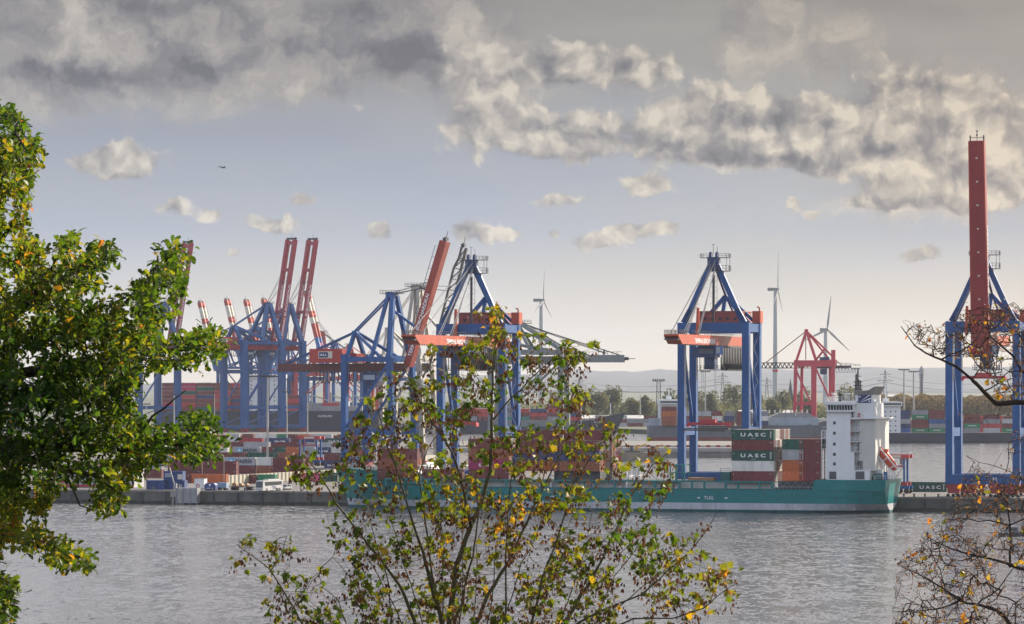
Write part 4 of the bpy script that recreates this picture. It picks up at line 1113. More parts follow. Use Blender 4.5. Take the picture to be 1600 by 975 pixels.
# ------------------------------------------------------------------ container yard
def row_s(Y, px):
    P0 = G(420, Y); k = (px - CX) / F
    return (k * Y - P0.x) / (cos(TH) + k * sin(TH))
def row_p(Y, s, z=QZ):
    p = G(420, Y) + QD * s; p.z = z
    return p
random.seed(21)
YPAL = ['maroon', 'maroon', 'dark red', 'rust', 'red', 'light grey', 'white', 'grey', 'navy', 'orange', 'dark green', 'maroon', 'dark red', 'blue']
ROWS = [  # (Y, tiers, first px, last px, [(px, [colours bottom -> top], long?)])
 (1236, 1, 262, 437, [(273, ['maroon'], 0), (301, ['orange'], 1), (375, ['maroon'], 0), (404, ['green'], 0)]),
 (1300, 2, 150, 374, [(264, ['dark red', 'maroon'], 1), (319, ['maroon', 'maroon'], 1)]),
 (1372, 2, 330, 480, [(351, ['maroon', 'light grey'], 1), (403, ['rust', 'white'], 0), (426, ['maroon', 'maroon'], 1)]),
 (1470, 2, 180, 590, [(340, ['dark red', 'maroon'], 1), (508, ['navy', 'maroon'], 0), (548, ['grey', 'orange'], 0)]),
 (1600, 2, 240, 610, [(365, ['dark red', 'light grey'], 1), (410, ['maroon', 'maroon'], 0), (427, ['dark red', 'dark green'], 0), (448, ['maroon', 'orange'], 0), (472, ['grey', 'light grey'], 0), (496, ['white', 'navy'], 0), (519, ['maroon', 'white'], 0)]),
 (1735, 2, 260, 600, [(342, ['maroon', 'orange'], 0), (362, ['red', 'maroon'], 0), (382, ['grey', 'light grey'], 1), (430, ['rust', 'maroon'], 1), (480, ['maroon', 'light grey'], 1)]),
 (1865, 2, 270, 600, [(356, ['maroon', 'white'], 0), (375, ['red', 'red'], 1), (416, ['maroon', 'navy'], 1), (456, ['maroon', 'dark red'], 0), (470, ['grey', 'navy'], 1), (507, ['dark green', 'dark green'], 1)]),
 (2190, 1, 250, 600, []),
 (2010, 2, 240, 620, [(358, ['white', 'light grey'], 0), (380, ['maroon', 'maroon'], 0), (400, ['white', 'white'], 1), (432, ['maroon', 'green'], 0), (449, ['rust', 'maroon'], 0)]),
]
YG = 'containers stacked in the yard'
lettered = {}
for ri, (Y, tiers, pa, pb, fixed) in enumerate(ROWS):
    spots = []
    for (px, cols, lg) in fixed:
        s = row_s(Y, px); spots.append((s, s + (12.19 if lg else 6.06), cols))
    sa, sb = row_s(Y, pa), row_s(Y, pb); s = sa
    while s < sb:
        L = 12.19 if random.random() < .6 else 6.06
        hit = [q for q in spots if s < q[1] + .3 and s + L + .3 > q[0]]
        if hit:
            if L > 7 and not [q for q in spots if s < q[1] + .3 and s + 6.4 > q[0]]: L = 6.06
            else: s = max(q[1] for q in hit) + .4; continue
        if s + L > sb + 2: break
        n = tiers if random.random() < .85 else max(1, tiers - 1)
        spots.append((s, s + L, [random.choice(YPAL) for _ in range(n)])); s += L + (.4 if random.random() < .8 else 3)
    spots.sort()
    for ci, (s0, s1, cols) in enumerate(spots):
        for k, c in enumerate(cols):
            t_ = 'single' if len(cols) == 1 else ('lower' if k == 0 else 'upper')
            lab = f'{c} {"long" if s1 - s0 > 7 else "short"} container, {t_} one, {nth(ci)} from the left in the {nth(ri)} yard row'
            o = container(c, s1 - s0, row_p(Y, s0, QZ + k * (CH + .02)), -TH, lab, YG, True)
            lettered[(Y, k, round(s0, 2))] = o
def yc(Y, px, k): return lettered[(Y, k, round(row_s(Y, px), 2))]
def star(o, x, z, r=.75):
    b = MB(); b.box(x - r, x + r, -CW / 2 - .03, -CW / 2 + .03, z - r, z + r); p = b.build('star_panel', M('sky_blue_panel', (.12, .42, .62)), o)
    b = MB(); pts = []
    for i in range(14):
        a = pi * i / 7; rr = r * (.8 if i % 2 == 0 else .35); pts.append((x + rr * sin(a), z + rr * cos(a)))
    b.extr(pts, 'y', -CW / 2 - .045, -CW / 2 - .032); b.build('star', LETT, p)
o = yc(1600, 365, 1); text('MAERSK', 1.9, LETD, o, (4.6, -CW / 2 - .03, .8), CR, CUP, width=6.6, bold=.05, depth=.012); star(o, 3.0, 1.45, 1.1)
o = yc(1372, 351, 1); text('MAERSK', 1.9, LETD, o, (4.6, -CW / 2 - .03, .8), CR, CUP, width=6.6, bold=.05, depth=.012); star(o, 3.0, 1.45, 1.1)
o = yc(1600, 496, 1); text('CMA CGM', 1.0, LETT, o, (1.2, -CW / 2 - .03, .9), CR, CUP, width=3.8, bold=.05, depth=.012)
o = yc(1470, 508, 0); text('CMA CGM', 1.0, LETT, o, (1.2, -CW / 2 - .03, .7), CR, CUP, width=3.8, bold=.05, depth=.012)
o = yc(1865, 507, 1); text('U A S C', 1.4, LETT, o, (2.6, -CW / 2 - .03, .9), CR, CUP, width=7.2, bold=.05, depth=.012)
o = yc(1865, 416, 1); text('CMA CGM', 1.3, LETT, o, (4.6, -CW / 2 - .03, .7), CR, CUP, width=5.5, bold=.05, depth=.012)
# single containers standing apart
o = container('pink', 6.06, G(473.5, 1262, QZ), -TH, 'bright pink container standing alone at the end of the ribbed fence', 'single containers on open ground')
container('dark green', 6.06, G(502, 1262, QZ), -TH, 'dark green container standing right beside the bright pink one', 'single containers on open ground')
o = container('dark green', 12.19, G(1417, 1143, QZ), -TH, 'dark green container with white capitals standing on the quay behind the stern', 'single containers on open ground')
text('U A S C', 1.35, LETT, o, (4.0, -CW / 2 - .03, .9), CR, CUP, width=6.4, depth=.012, bold=.035)
b = MB(); b.box(11.1, 11.5, -CW / 2 - .03, -CW / 2 + .02, .5, 2.4); b.build('lettering_panel', M('pale_stencil', (.45, .48, .46)), o)

# ribbed fence behind the bus
p, q = G(359, 1222, QZ), G(536, 1312, QZ); L = (q - p).length; a_ = atan2(q.y - p.y, q.x - p.x)
fe = empty('ribbed_fence', p, a_, 'long cream ribbed metal fence running behind the white bus', 'fence')
b = MB(); n = 120
vs = []
for i in range(n + 1):
    d = .35 if i % 4 in (0, 1) else 0
    vs += [(L * i / n, d, .05), (L * i / n, d, 2.9)]
b.add(vs, [(2 * i, 2 * i + 2, 2 * i + 3, 2 * i + 1) for i in range(n)]); b.build('fence_sheet', M('cream_sheet', (.46, .43, .34), .6, var=.3), fe)
b = MB(); b.box(0, L, .4, .6, 2.7, 2.95); b.box(0, L, .4, .6, 0, .3); b.build('fence_rail', M('cream_sheet', (.58, .54, .42)), fe)

# blue site cabins, pale building and quay clutter at the left
def cabin(px, Y, z, L, lab):
    R = empty('site_cabin', G(px, Y, z), -TH, lab, 'site cabin', 'blue site cabins by the quay edge')
    b = MB(); b.box(0, L, -1.22, 1.22, 0, 2.55); b.box(-.06, L + .06, -1.28, 1.28, 2.55, 2.75)
    for i in range(int(L)): b.box(i + .3, i + .42, -1.26, -1.22, .2, 2.4)
    b.build('cabin_body', M('cabin_blue', (.025, .065, .20), .6, var=.35, rust=.3), R); return R
for (px, z, L, lab) in ((231, QZ, 6, 'blue site cabin on the ground, leftmost by the quay edge'), (262, QZ, 6, 'blue site cabin on the ground under the windowed one'), (258, QZ + 2.77, 6.2, 'blue site cabin with a white window, on top of another')):
    R = cabin(px, 1168, z, L, lab)
    if z > 5:
        b = MB(); b.box(.6, 2.4, -1.30, -1.22, 1.0, 2.1); wf = b.build('window', OFFW, R); b = MB(); b.box(4.6, 6.1, -1.30, -1.22, .3, 1.8); b.build('door', OFFW, R)
        b = MB(); b.box(.75, 1.45, -1.33, -1.30, 1.1, 2.0); b.box(1.55, 2.25, -1.33, -1.30, 1.1, 2.0); b.each('pane', M('pane_blue', (.2, .27, .4), .1), wf)
R = empty('white_equipment_box', G(306, 1166, QZ), -TH, 'white equipment box on the quay in front of the orange container', 'equipment box')
b = MB(); b.box(0, 3.2, -1.2, 1.2, .3, 3.2); b.build('box_body', WHITE, R)
b = MB(); b.box(-.1, 3.3, -1.3, 1.3, 3.2, 3.35); b.box(.2, 3.0, -1, 1, 0, .3); b.build('box_lid', STEEL, R)
R = empty('generator', G(321, 1156, QZ), -TH, 'dark blue machine with a white emblem at the quay edge', 'generator')
b = MB(); b.extr([(0, .3), (3.6, .3), (3.6, 1.6), (3.1, 2.2), (.5, 2.2), (0, 1.6)], 'y', -1, 1); b.build('casing', M('machine_blue', (.03, .06, .2), .5), R)
b = MB(); b.extr([(1.4, 1.9), (2.2, 1.9), (1.8, 1.1)], 'y', -1.04, -1.0); b.box(.7, 2.9, -1.04, -1.0, .6, .75); b.build('emblem', LETT, R)
b = MB(); b.box(.2, 3.4, -.8, .8, 0, .3); b.build('skid', DARK, R)
R = empty('pump_unit', G(341, 1160, QZ), -TH, 'pale blue pump unit on wheels, right of the dark blue machine', 'pump unit')
b = MB(); b.box(0, 3, -1, 1, .6, 2.3); b.box(.3, 1.6, -1.05, -.99, 1.2, 2.0); b.build('casing', M('pale_blue_paint', (.25, .34, .45)), R)
b = MB()
for x in (.6, 2.4): b.tube((x, -1, .45), (x, 1, .45), .45, n=10)
b.build('wheel', BLACK, R)
R = empty('flat_trailer', G(361, 1158, QZ), -TH, 'dark low trailer with coiled gear, left of the white bus', 'trailer')
b = MB(); b.box(0, 7.4, -1.2, 1.2, .9, 1.15); b.build('trailer_bed', DARK, R)
b = MB()
for x in (.8, 1.9, 5.6, 6.7): b.tube((x, -1.15, .48), (x, 1.15, .48), .48, n=10)
b.build('wheel', BLACK, R)
b = MB()
for x in (1.3, 3.3, 5.2): b.tube((x, -.8, 1.6), (x, .8, 1.6), .6 + .15 * sin(x), n=10)
b.each('cable_drum', M('rusty_deck_gear', (.32, .17, .09)), R)
R = empty('landing_stage', Q(q_s(282), -1.35, 0), -TH, 'grey steel landing stage with ladder fixed to the quay wall', 'landing stage')
b = MB(); b.box(0, 7, -2.4, 0, .4, 4.9); b.build('stage_body', M('stage_grey', (.30, .31, .33), .6, var=.3), R)
b = MB()
for x in (.0, 2.3, 4.6, 6.8): b.beam((x + .1, -2.5, -.5), (x + .1, -2.5, 5.2), .2)
b.beam((0, -2.5, 3.2), (7, -2.5, 3.2), .12); b.build('stage_post', STEEL, R)
b = MB()
for x in (1.2, 1.8): b.beam((x, -2.62, -.3), (x, -2.62, 6), .1)
for k in range(14): b.beam((1.2, -2.62, k * .42), (1.8, -2.62, k * .42), .07)
b.build('ladder', OFFW, R)
R = empty('mooring_dolphin', Q(q_s(274), -2.2, 0), -TH, 'pale weathered steel frame post in the water against the quay wall', 'dolphin')
b = MB(); b.beam((0, 0, -1), (.5, .5, 6.2), .5); b.beam((1.4, 0, -1), (.9, .5, 6.2), .5); b.box(-.6, 2, -.3, 1, 2.2, 3.9); b.beam((.7, .4, 5), (-1.2, .6, 11), .22); b.build('frame', M('weathered_frame', (.38, .37, .35), .7, var=.3), R)
R = empty('lifebuoy_stand', Q(q_s(310), -.2, QZ), -TH, 'red and white lifebuoy stand on the edge of the quay', 'lifebuoy')
b = MB(); b.box(-.12, .12, -.1, .1, 0, 2.3); b.box(-.7, .7, -.16, -.1, .9, 2.2); b.build('board', WHITE, R)
b = MB()
for i in range(12):
    a, c = 2 * pi * i / 12, 2 * pi * (i + 1) / 12; b.tube((.5 * cos(a), -.26, 1.5 + .5 * sin(a)), (.5 * cos(c), -.26, 1.5 + .5 * sin(c)), .11, n=6)
b.build('lifebuoy_ring', MAGRED, R)
R = empty('harbour_shed', G(84, 1196, QZ), -TH, 'long pale grey harbour shed numbered 314, behind the oak branches', 'shed')
b = MB(); b.box(0, 27, -.0, 8, 0, 6.2); b.build('wall', M('shed_grey', (.42, .43, .44), .6), R)
b = MB(); b.box(-.3, 27.3, -.4, 8.3, 6.2, 6.6); b.build('roof', M('shed_roof', (.3, .31, .33), .6), R)
b = MB(); b.box(0, 27, -.08, -.004, 0, .8); b.box(2, 6, -.09, -.004, 1.2, 1.9); b.build('base_band', MAGRED, R)
text('314', 1.3, LETD, R, (9.5, -.05, 2.6), CR, CUP, bold=.05)
o = container('orange', 6.06, G(146, 1250, QZ), -TH, 'orange container behind the pale grey shed, seen between oak branches', 'single containers on open ground')
container('orange', 6.06, G(146, 1250, QZ + CH + .02), -TH, 'orange container on top of another behind the grey shed', 'single containers on open ground')

# bus and car
BA = radians(243) # heading of the bus: towards us and to the left
R = empty('coach', G(421, 1146, QZ), BA, 'white coach with dark windows parked near the quay edge', 'bus')
b = MB(); b.extr([(-5.8, .35), (5.9, .35), (6.0, 1.2), (5.75, 3.0), (5.4, 3.3), (-5.6, 3.3), (-5.8, 3.1)], 'y', -1.25, 1.25); b.box(-4.5, 2, -.9, .9, 3.3, 3.6); b.build('body', M('coach_white', (.55, .56, .56), .4, var=.15), R)
b = MB()
for sg in (-1, 1): b.extr([(-5.2, 1.9), (4.6, 1.7), (4.9, 2.9), (-5.0, 2.9)], 'y', sg * 1.25 - .02, sg * 1.25 + .02)
b.hexa([(5.99, -1.15, 1.25), (6.05, -1.15, 1.25), (6.05, 1.15, 1.25), (5.99, 1.15, 1.25), (5.72, -1.1, 3.0), (5.80, -1.1, 3.0), (5.80, 1.1, 3.0), (5.72, 1.1, 3.0)])
b.build('window', GLASS, R)
b = MB(); b.extr([(-2.6, .6), (-.4, .6), (.9, 1.7), (-1.3, 1.7)], 'y', 1.24, 1.27); b.build('livery_stripe', M('livery_grey_blue', (.2, .23, .3)), R)
for x in (3.6, -2.7, -3.9):
    b = MB()
    for sg in (-1, 1): b.tube((x, sg * 1.0, .5), (x, sg * 1.28, .5), .5, n=12)
    b.each('wheel', BLACK, R)
b = MB(); b.box(5.96, 6.03, -1.0, -.6, .7, .95); b.box(5.96, 6.03, .6, 1.0, .7, .95); b.each('headlight', OFFW, R)
R = empty('parked_car', G(447, 1163, QZ), BA, 'pale silver car parked behind the white coach', 'car')
b = MB(); b.extr([(-2.1, .35), (2.1, .35), (2.15, .8), (1.2, .95), (.5, 1.5), (-1.3, 1.5), (-2.0, .95)], 'y', -.88, .88); b.build('body', M('silver_paint', (.5, .52, .55), .3), R)
b = MB()
for sg in (-1, 1): b.extr([(-1.7, .98), (1.0, .98), (.45, 1.42), (-1.2, 1.42)], 'y', sg * .88 - .01, sg * .88 + .01)
b.hexa([(1.18, -.75, 1.0), (1.24, -.75, 1.0), (1.24, .75, 1.0), (1.18, .75, 1.0), (.55, -.7, 1.45), (.6, -.7, 1.46), (.6, .7, 1.46), (.55, .7, 1.45)]); b.build('window', GLASS, R)
b = MB()
for x in (-1.3, 1.35): b.tube((x, -.9, .32), (x, .9, .32), .32, n=10)
b.each('wheel', BLACK, R)

# straddle carriers
def straddle(pos, rz, lab, H=10.5, L=9.0, Wd=4.8):
    R = empty('straddle_carrier', pos, rz, lab, 'straddle carrier', 'straddle carriers')
    for y in (-Wd / 2, Wd / 2):
        for x in (-L / 2 + 1, L / 2 - 1):
            b = MB(); b.box(x - .28, x + .28, y - .3, y + .3, 1.6, H); b.build('leg', BLUE, R)
        b = MB(); b.box(-L / 2 - .6, L / 2 + .6, y - .45, y + .45, 1.4, 2.3); b.build('side_beam', BLUE, R)
        b = MB(); b.box(-L / 2, L / 2, y - .4, y + .4, 2.3, 3.4); b.build('engine_box', M('bogie_red', (.30, .04, .045)), R)
        b = MB()
        for k in range(4): x = -L / 2 + .3 + k * (L - .6) / 3; b.tube((x, y - .32, .8), (x, y + .32, .8), .8, n=12)
        b.each('wheel', BLACK, R)
        b = MB(); b.box(-L / 2, L / 2 + .5, y - .45, y + .45, H, H + 1.1); b.build('top_beam', MAGRED, R)
    b = MB(); b.box(-L / 2 + .3, -L / 2 + 1.5, -Wd / 2, Wd / 2, H + .1, H + 1.0); b.box(L / 2 - 1.5, L / 2 - .3, -Wd / 2, Wd / 2, H + .1, H + 1.0); b.build('cross_beam', MAGRED, R)
    b = MB(); b.box(-1.6, 2.6, -Wd / 2 - .5, -Wd / 2 - .46, H + .2, H + .9); b.build('sign_board', OFFW, R)
    b = MB(); b.box(L / 2 - 2.6, L / 2 - 1.2, -.9, .9, H - 1.9, H - .1); b.build('operator_cab', M('cab_grey', (.3, .3, .32)), R)
    b = MB(); b.box(-3, 3, -.9, .9, H - 2.6, H - 2.1)
    for x in (-2.4, 2.4): b.beam((x, 0, H - 2.2), (x, 0, H + .5), .12)
    b.build('spreader', MAGRED, R)
    return R
straddle(G(485, 1500, QZ), -TH, 'blue and red straddle carrier working among the yard stacks')
straddle(G(1397, 1124, QZ), -TH, 'blue and red straddle carrier standing behind the ship\'s stern', H=10.3)

# lamp posts
def light_mast(px, Y, z0, ytop, lab, r=.35, heads=True, grp='light masts'):
    R = empty('light_mast', G(px, Y, z0), 0, lab, 'light mast', grp)
    h = zof(ytop, Y) - z0
    b = MB(); b.tube((0, 0, 0), (0, 0, h), r, r * .6, n=8); b.build('pole', M('mast_grey', (.40, .39, .36), .6), R)
    if heads:
        w = max(2.2, h * .075)
        b = MB(); b.beam((-w, 0, h), (w, 0, h), r * .7)
        for k in range(5): x = -w + k * w / 2; b.cbox((x, -.3, h + .35), (w * .32, .5, .7))
        b.build('lamp_bar', DARK, R)
light_mast(418, 1392, QZ, 589, 'tall grey light mast standing in front of the crane legs', .5)
light_mast(272, 2420, QZ, 617, 'grey light mast with wide lamp bar near the oak foliage', .5)
light_mast(335, 2300, QZ, 615, 'thin light mast in front of the black ship containers', .35)
light_mast(448.5, 1930, QZ, 613, 'light mast right of the tall grey one, before the blue portal', .35)
light_mast(480.5, 2300, QZ, 614, 'light mast at the right leg of the large blue portal', .4)
light_mast(228.5, 2300, QZ, 632, 'short light mast at the oak leaves edge', .35)
light_mast(350, 1225, QZ, 712, 'thin dark lamp post above the orange container', .1, False)
light_mast(908, 1900, QZ, 592, 'thin white pole beside the stays of the grey crane', .22, False)
light_mast(1000.5, 3000, 3.2, 615, 'short white pole before the distant trees', .5, False)
light_mast(1102, 2600, 3.2, 581, 'light mast with T bar between legs of the middle portal crane', .55)
light_mast(1412.5, 2560, 3.2, 578, 'pale light mast right of the deckhouse, left of a pair', .7)
light_mast(1427.5, 2560, 3.2, 581, 'pale light mast right of the deckhouse, right of a pair', .7)
light_mast(1500, 2700, 3.2, 590, 'slim light mast behind the right portal crane', .4)
R = empty('floodlight_tower', G(1029, 2700, 3.2), 0, 'dark lattice floodlight tower before the distant trees', 'floodlight tower')
b = MB(); hT = zof(596, 2700) - 3.2
for sx_ in (-1, 1):
    for sy_ in (-1, 1): b.beam((sx_ * 1.7, sy_ * 1.7, 0), (sx_ * 1.2, sy_ * 1.2, hT), .35)
for k in range(10):
    z = hT * k / 10; b.beam((-1.6, -1.6, z), (1.5, -1.5, z + hT / 10), .2); b.beam((1.6, -1.6, z), (-1.5, -1.5, z + hT / 10), .2); b.beam((-1.6, -1.6, z), (1.6, -1.6, z), .2)
b.build('lattice', DARK, R)
b = MB(); b.box(-4.2, 4.2, -1.5, 1.5, hT, hT + .5)
for k in range(6): b.cbox((-3.8 + k * 1.5, -1, hT + 1.1), (1.0, .6, 1.2))
b.build('lamp_platform', DARK, R)

# ------------------------------------------------------------------ ships and barges farther off
def far_hull(R, L, B, zd, zb, paint, boot, bow=14, raked=4.0, boot_h=3.0, deck=None):
    """x forward from the stern, y across"""
    b = MB(); st = [(0, .75), (.03, .95), (.10, 1), (.80, 1), (.88, .85), (.95, .5), (1.0, .03)]
    rows = []
    for k, w in st:
        x = L * k; top = zd + (zb - zd) * max(0, (k - .86) / .14); h = B / 2 * w
        rows.append([(x - (raked if k > .99 else 0), sg * h * (.6 if k > .9 else .95), -2) for sg in (-1, 1)] + [(x - (raked * .7 if k > .99 else 0), sg * h * (.75 if k > .9 else 1), boot_h) for sg in (-1, 1)] + [(x + (raked if k > .99 else 0), sg * h, top) for sg in (-1, 1)])
    for a, c in zip(rows[:-1], rows[1:]):
        for j, m in ((0, 1), (2, 0)):
            b.add([a[j], c[j], c[j + 2], a[j + 2]], [(0, 1, 2, 3)], m); b.add([a[j + 1], c[j + 1], c[j + 3], a[j + 3]], [(0, 1, 2, 3)], m)
        b.add([a[4], c[4], c[5], a[5]], [(0, 1, 2, 3)], 2)
    r = rows[0]; b.add([r[0], r[1], r[3], r[2]], [(0, 1, 2, 3)], 1); b.add([r[2], r[3], r[5], r[4]], [(0, 1, 2, 3)], 0)
    b.build('hull', [paint, boot, deck or M('ship_deck', (.18, .17, .16), .8)], R)
def house(R, x0, x1, B, z0, z1, wing=2.0, mast=8):
    b = MB(); b.box(x0, x1, -B / 2, B / 2, z0, z1 - 2.8); b.box(x0 - .5, x1 + .5, -B / 2 - wing, B / 2 + wing, z1 - 2.8, z1)
    h = b.build('deckhouse', SHIPW, R)
    b = MB(); n = int((z1 - z0) / 2.9)
    for k in range(n):
        z = z0 + 1.4 + k * 2.9
        for i in range(4):
            if k < n - 1: b.cbox((x0 + (x1 - x0) * (i + .6) / 4.6, -B / 2 - .03, z), (.8, .1, .8))
    b.box(x0, x1, -B / 2 - wing - .05, -B / 2 - wing, z1 - 2.1, z1 - .9)
    b.each('window', GLASS, h)
    b = MB(); b.beam(((x0 + x1) / 2, 0, z1), ((x0 + x1) / 2, 0, z1 + mast), .7); b.beam(((x0 + x1) / 2 - 2.4, 0, z1 + mast * .6), ((x0 + x1) / 2 + 2.4, 0, z1 + mast * .6), .4); b.box((x0 + x1) / 2 - 1.5, (x0 + x1) / 2 + 1.5, -2, 2, z1, z1 + 2); b.build('mast', SHIPW, h)
BOOT = M('antifouling_red', (.20, .06, .055), .7)
BLK = M('hull_black', (.035, .038, .055), .5)
GRYH = M('hull_grey', (.12, .13, .15), .5)
# black container ship behind the large blue cranes
R = empty('container_ship', G(248, 2800, 0), radians(-3), 'large black hulled container ship stacked high behind the blue cranes', 'container ship', 'ships beyond the yard')
far_hull(R, 175, 30, 16.5, 19, BLK, BOOT, boot_h=2.0); house(R, 66, 92, 26, 16.5, 43, 1)
text('HAMBURG', 2.2, LETT, R, (118, -15.1, 12), CR, CUP)
b = MB(); b.box(118, 150, -10, 10, 16.5, 20); b.box(128, 139, -9, 9, 20, 23.5)
for x in (112, 126, 142): b.beam((x, 0, 16.5), (x, 0, 30), 1.1); b.beam((x, 0, 28), (x + 12, 0, 24), .8)
b.build('deck_gear', M('deck_gear_grey', (.3, .31, .32), .6), R)
random.seed(9)
for col in range(5):
    for k in range(7):
        for rr in (-1, 0, 1):
            p = Vector((G(248, 2800).x + 4 + col * 12.6, 2800 + rr * 9 - col * .6 - 2, 0))
            far_box(random.choice(['maroon', 'red', 'maroon', 'dark green', 'magenta', 'maroon', 'navy', 'dark red', 'rust', 'maroon']), p.x, p.y, 16.6 + k * 2.9, 12.1, radians(-3), w=8.4)
for col in range(3):
    for k in range(2 if col else 4):
        p = Vector((G(248, 2800).x + 95 + col * 12.6, 2788, 0)); far_box(random.choice(['maroon', 'red', 'grey']), p.x, p.y, 16.6 + k * 2.9, 12.1, radians(-3), w=8)
# navy ship whose bow shows behind the grey crane
R = empty('container_ship', G(640, 2790, 0), radians(-2), 'dark navy hulled ship with raised bow behind the grey crane', 'container ship', 'ships beyond the yard')
far_hull(R, 153, 24, 9.5, 15.5, M('hull_navy', (.025, .03, .055), .5), BLK, raked=4, boot_h=1.5)
text('BALTIC', 2.0, LETT, R, (134, -11.5, 8), CR, CUP)
b = MB(); b.tube((146, 0, 14), (146, 0, 22), .4, n=6); b.beam((146, -4, 19), (146, 4, 19), .3); b.build('foremast', SHIPW, R)
for col in range(9):
    for k in range(3 + (col % 3 == 1)):
        for rr in (-1, 1):
            p = Vector((G(640, 2790).x + 12 + col * 12.6, 2790 + rr * 5.5 - col * .4, 0))
            far_box(random.choice(['maroon', 'dark red', 'navy', 'teal', 'maroon', 'grey', 'red']), p.x, p.y, 9.6 + k * 2.9, 12.1, radians(-2), w=10)
# grey ship across the basin
R = empty('cargo_ship', G(1012, 2350, 0), radians(2), 'long grey hulled cargo ship with reddish waterline behind the middle portal crane', 'cargo ship', 'ships beyond the yard')
far_hull(R, 112, 20, 10.6, 14.5, GRYH, BOOT, boot_h=3.6); house(R, 7, 19, 18, 10.6, 26.5, 1.5, 9)
b = MB(); b.box(1, 7, -6, 6, 10.6, 15); b.box(72, 104, -8, 8, 10.7, 15.6); b.each('deck_gear', M('pale_deck_blue', (.30, .36, .42)), R)
b = MB(); b.extr([(74, 15.6), (102, 15.6), (98, 18.4), (80, 18.4)], 'y', -7, 7); b.build('hatch_cover', M('hatch_grey', (.25, .25, .26)), R)
b = MB(); b.tube((90, -8.3, 16.5), (90, -8.3, 18.5), .3, n=5)
for k in range(8): b.tube((74 + k * 3.3, -7.2, 18.4), (74 + k * 3.3, -7.2, 20.2), .5, n=6)
b.each('vent_cowl', OFFW, R)
FG = 'containers on the ships across the basin'
gs = [(1020, 2, 'rust'), (1043.5, 0, '')]
gp = [(1033, ['rust', 'rust', 'orange', 'maroon']), (1062, ['blue', 'maroon', 'light grey']), (1087, ['blue', 'rust', 'light grey', ]), (1112, ['navy', 'white', 'maroon']), (1131, ['maroon', 'navy', 'grey']), (1150, ['maroon', 'dark red', 'maroon']), (1176, ['navy', 'white', 'grey'])]
for si, (px, cols) in enumerate(gp):
    for k, c in enumerate(cols):
        k_ = 2346 / F; L = 6.06 if px in (1112, 1131) else 9.12
        container(c, L, Vector(((px - CX) * k_, 2339 + (px - 1012) * .012, 10.7 + k * (CH + .02))), radians(2), f'{c} container, tier {nth(k)} of the {nth(si)} stack from the left on the grey ship', FG, False)
# ship at the right with five-tier stacks
R = empty('container_ship', G(1357, 2345, 0), radians(8), 'dark hulled container ship with white bridge, right of the teal ship', 'container ship', 'ships beyond the yard')
far_hull(R, 118, 19, 6.2, 10, BLK, BLK, boot_h=1.0); house(R, 3.6, 18, 17, 6.2, 25.3, 1.6, 12)
rr = [(1371, ['maroon', 'maroon', 'white']), (1397, ['blue', 'navy', 'light grey', 'navy', 'navy']), (1425, ['green', 'maroon', 'maroon', 'green', 'grey']), (1451, ['green', 'grey', 'blue', 'maroon', 'maroon']), (1479, ['grey', 'maroon', 'maroon', 'rust']), (1506, ['grey', 'green', 'dark red', 'maroon']), (1537, ['light grey', 'red', 'grey', 'dark red']), (1566, ['green', 'maroon', 'light grey'])]
for si, (px, cols) in enumerate(rr):
    for k, c in enumerate(cols):
        L = 9.95; p = G(px, 2341 + (px - 1357) * .055)
        o = container(c, L, Vector((p.x, p.y, 6.3 + k * (CH * .94))), radians(8), f'{c} container, tier {nth(k)} of the {nth(si)} stack right of the white bridge', FG, False)
        if c == 'green': 
            b = MB(); b.box(2.4, 7.4, -CW / 2 - .05, -CW / 2, 1.1, 1.8); b.build('lettering_panel', M('pale_stencil', (.45, .48, .46)), o)
# yellow-brown barges in the basin
def barge(px, Y, L, lab, rz=0):
    R = empty('barge', G(px, Y, 0), rz, lab, 'barge', 'tan barges in the harbour basin')
    b = MB(); b.extr([(0, -1), (L - 1.5, -1), (L + 1.2, 4.2), (-.6, 4.2)], 'y', -4, 4); b.build('hull', M('barge_tan', (.26, .23, .17), .7, var=.35), R)
    b = MB(); b.box(L * .12, L * .7, -3.4, 3.4, 4.2, 5.0); b.box(L * .3, L * .42, -2, 2, 5.0, 7.4); b.build('hatch', M('barge_dark', (.10, .09, .085)), R)
    b = MB(); b.box(L * .5, L * .62, -1.5, 1.5, 5, 7); b.beam((L * .56, 0, 6.5), (L * .95, 0, 8), .6); b.beam((L * .56, 0, 6.5), (L * .2, 0, 7.4), .5); b.build('excavator', M('machine_yellow', (.60, .33, .05), .6), R)
barge(972, 1790, 12, 'tan barge with yellow excavator, left one near the pier'); barge(1010, 1772, 8, 'tan barge with blunt bow, right one near the pier', radians(4))
R = empty('work_pontoon', G(938, 1800, 0), 0, 'red work pontoon beside the tan barges', 'pontoon')
b = MB(); b.box(0, 11, -3, 3, -.5, 2.4); b.build('hull', MAGRED, R)
b = MB(); b.box(1, 6, -2, 2, 2.4, 5.4); b.beam((7, 0, 2.4), (10, 0, 6.4), .5); b.build('deck_house', RED, R)
# small boat at the right edge
R = empty('workboat', G(1583, yof(838), 0), radians(6), 'small dark workboat on the river behind the bare twigs', 'boat')
b = MB(); b.extr([(-3.2, -.4), (2.4, -.4), (3.6, 1.1), (-3.4, .8)], 'y', -1.2, 1.2); b.build('hull', DARK, R)
b = MB(); b.box(-1.6, 1.0, -.8, .8, .8, 2.3); b.build('wheelhouse', M('boat_grey', (.2, .2, .21)), R)
b = MB(); b.box(-1.3, .7, -.84, -.8, 1.4, 2.0); b.build('window', GLASS, R)

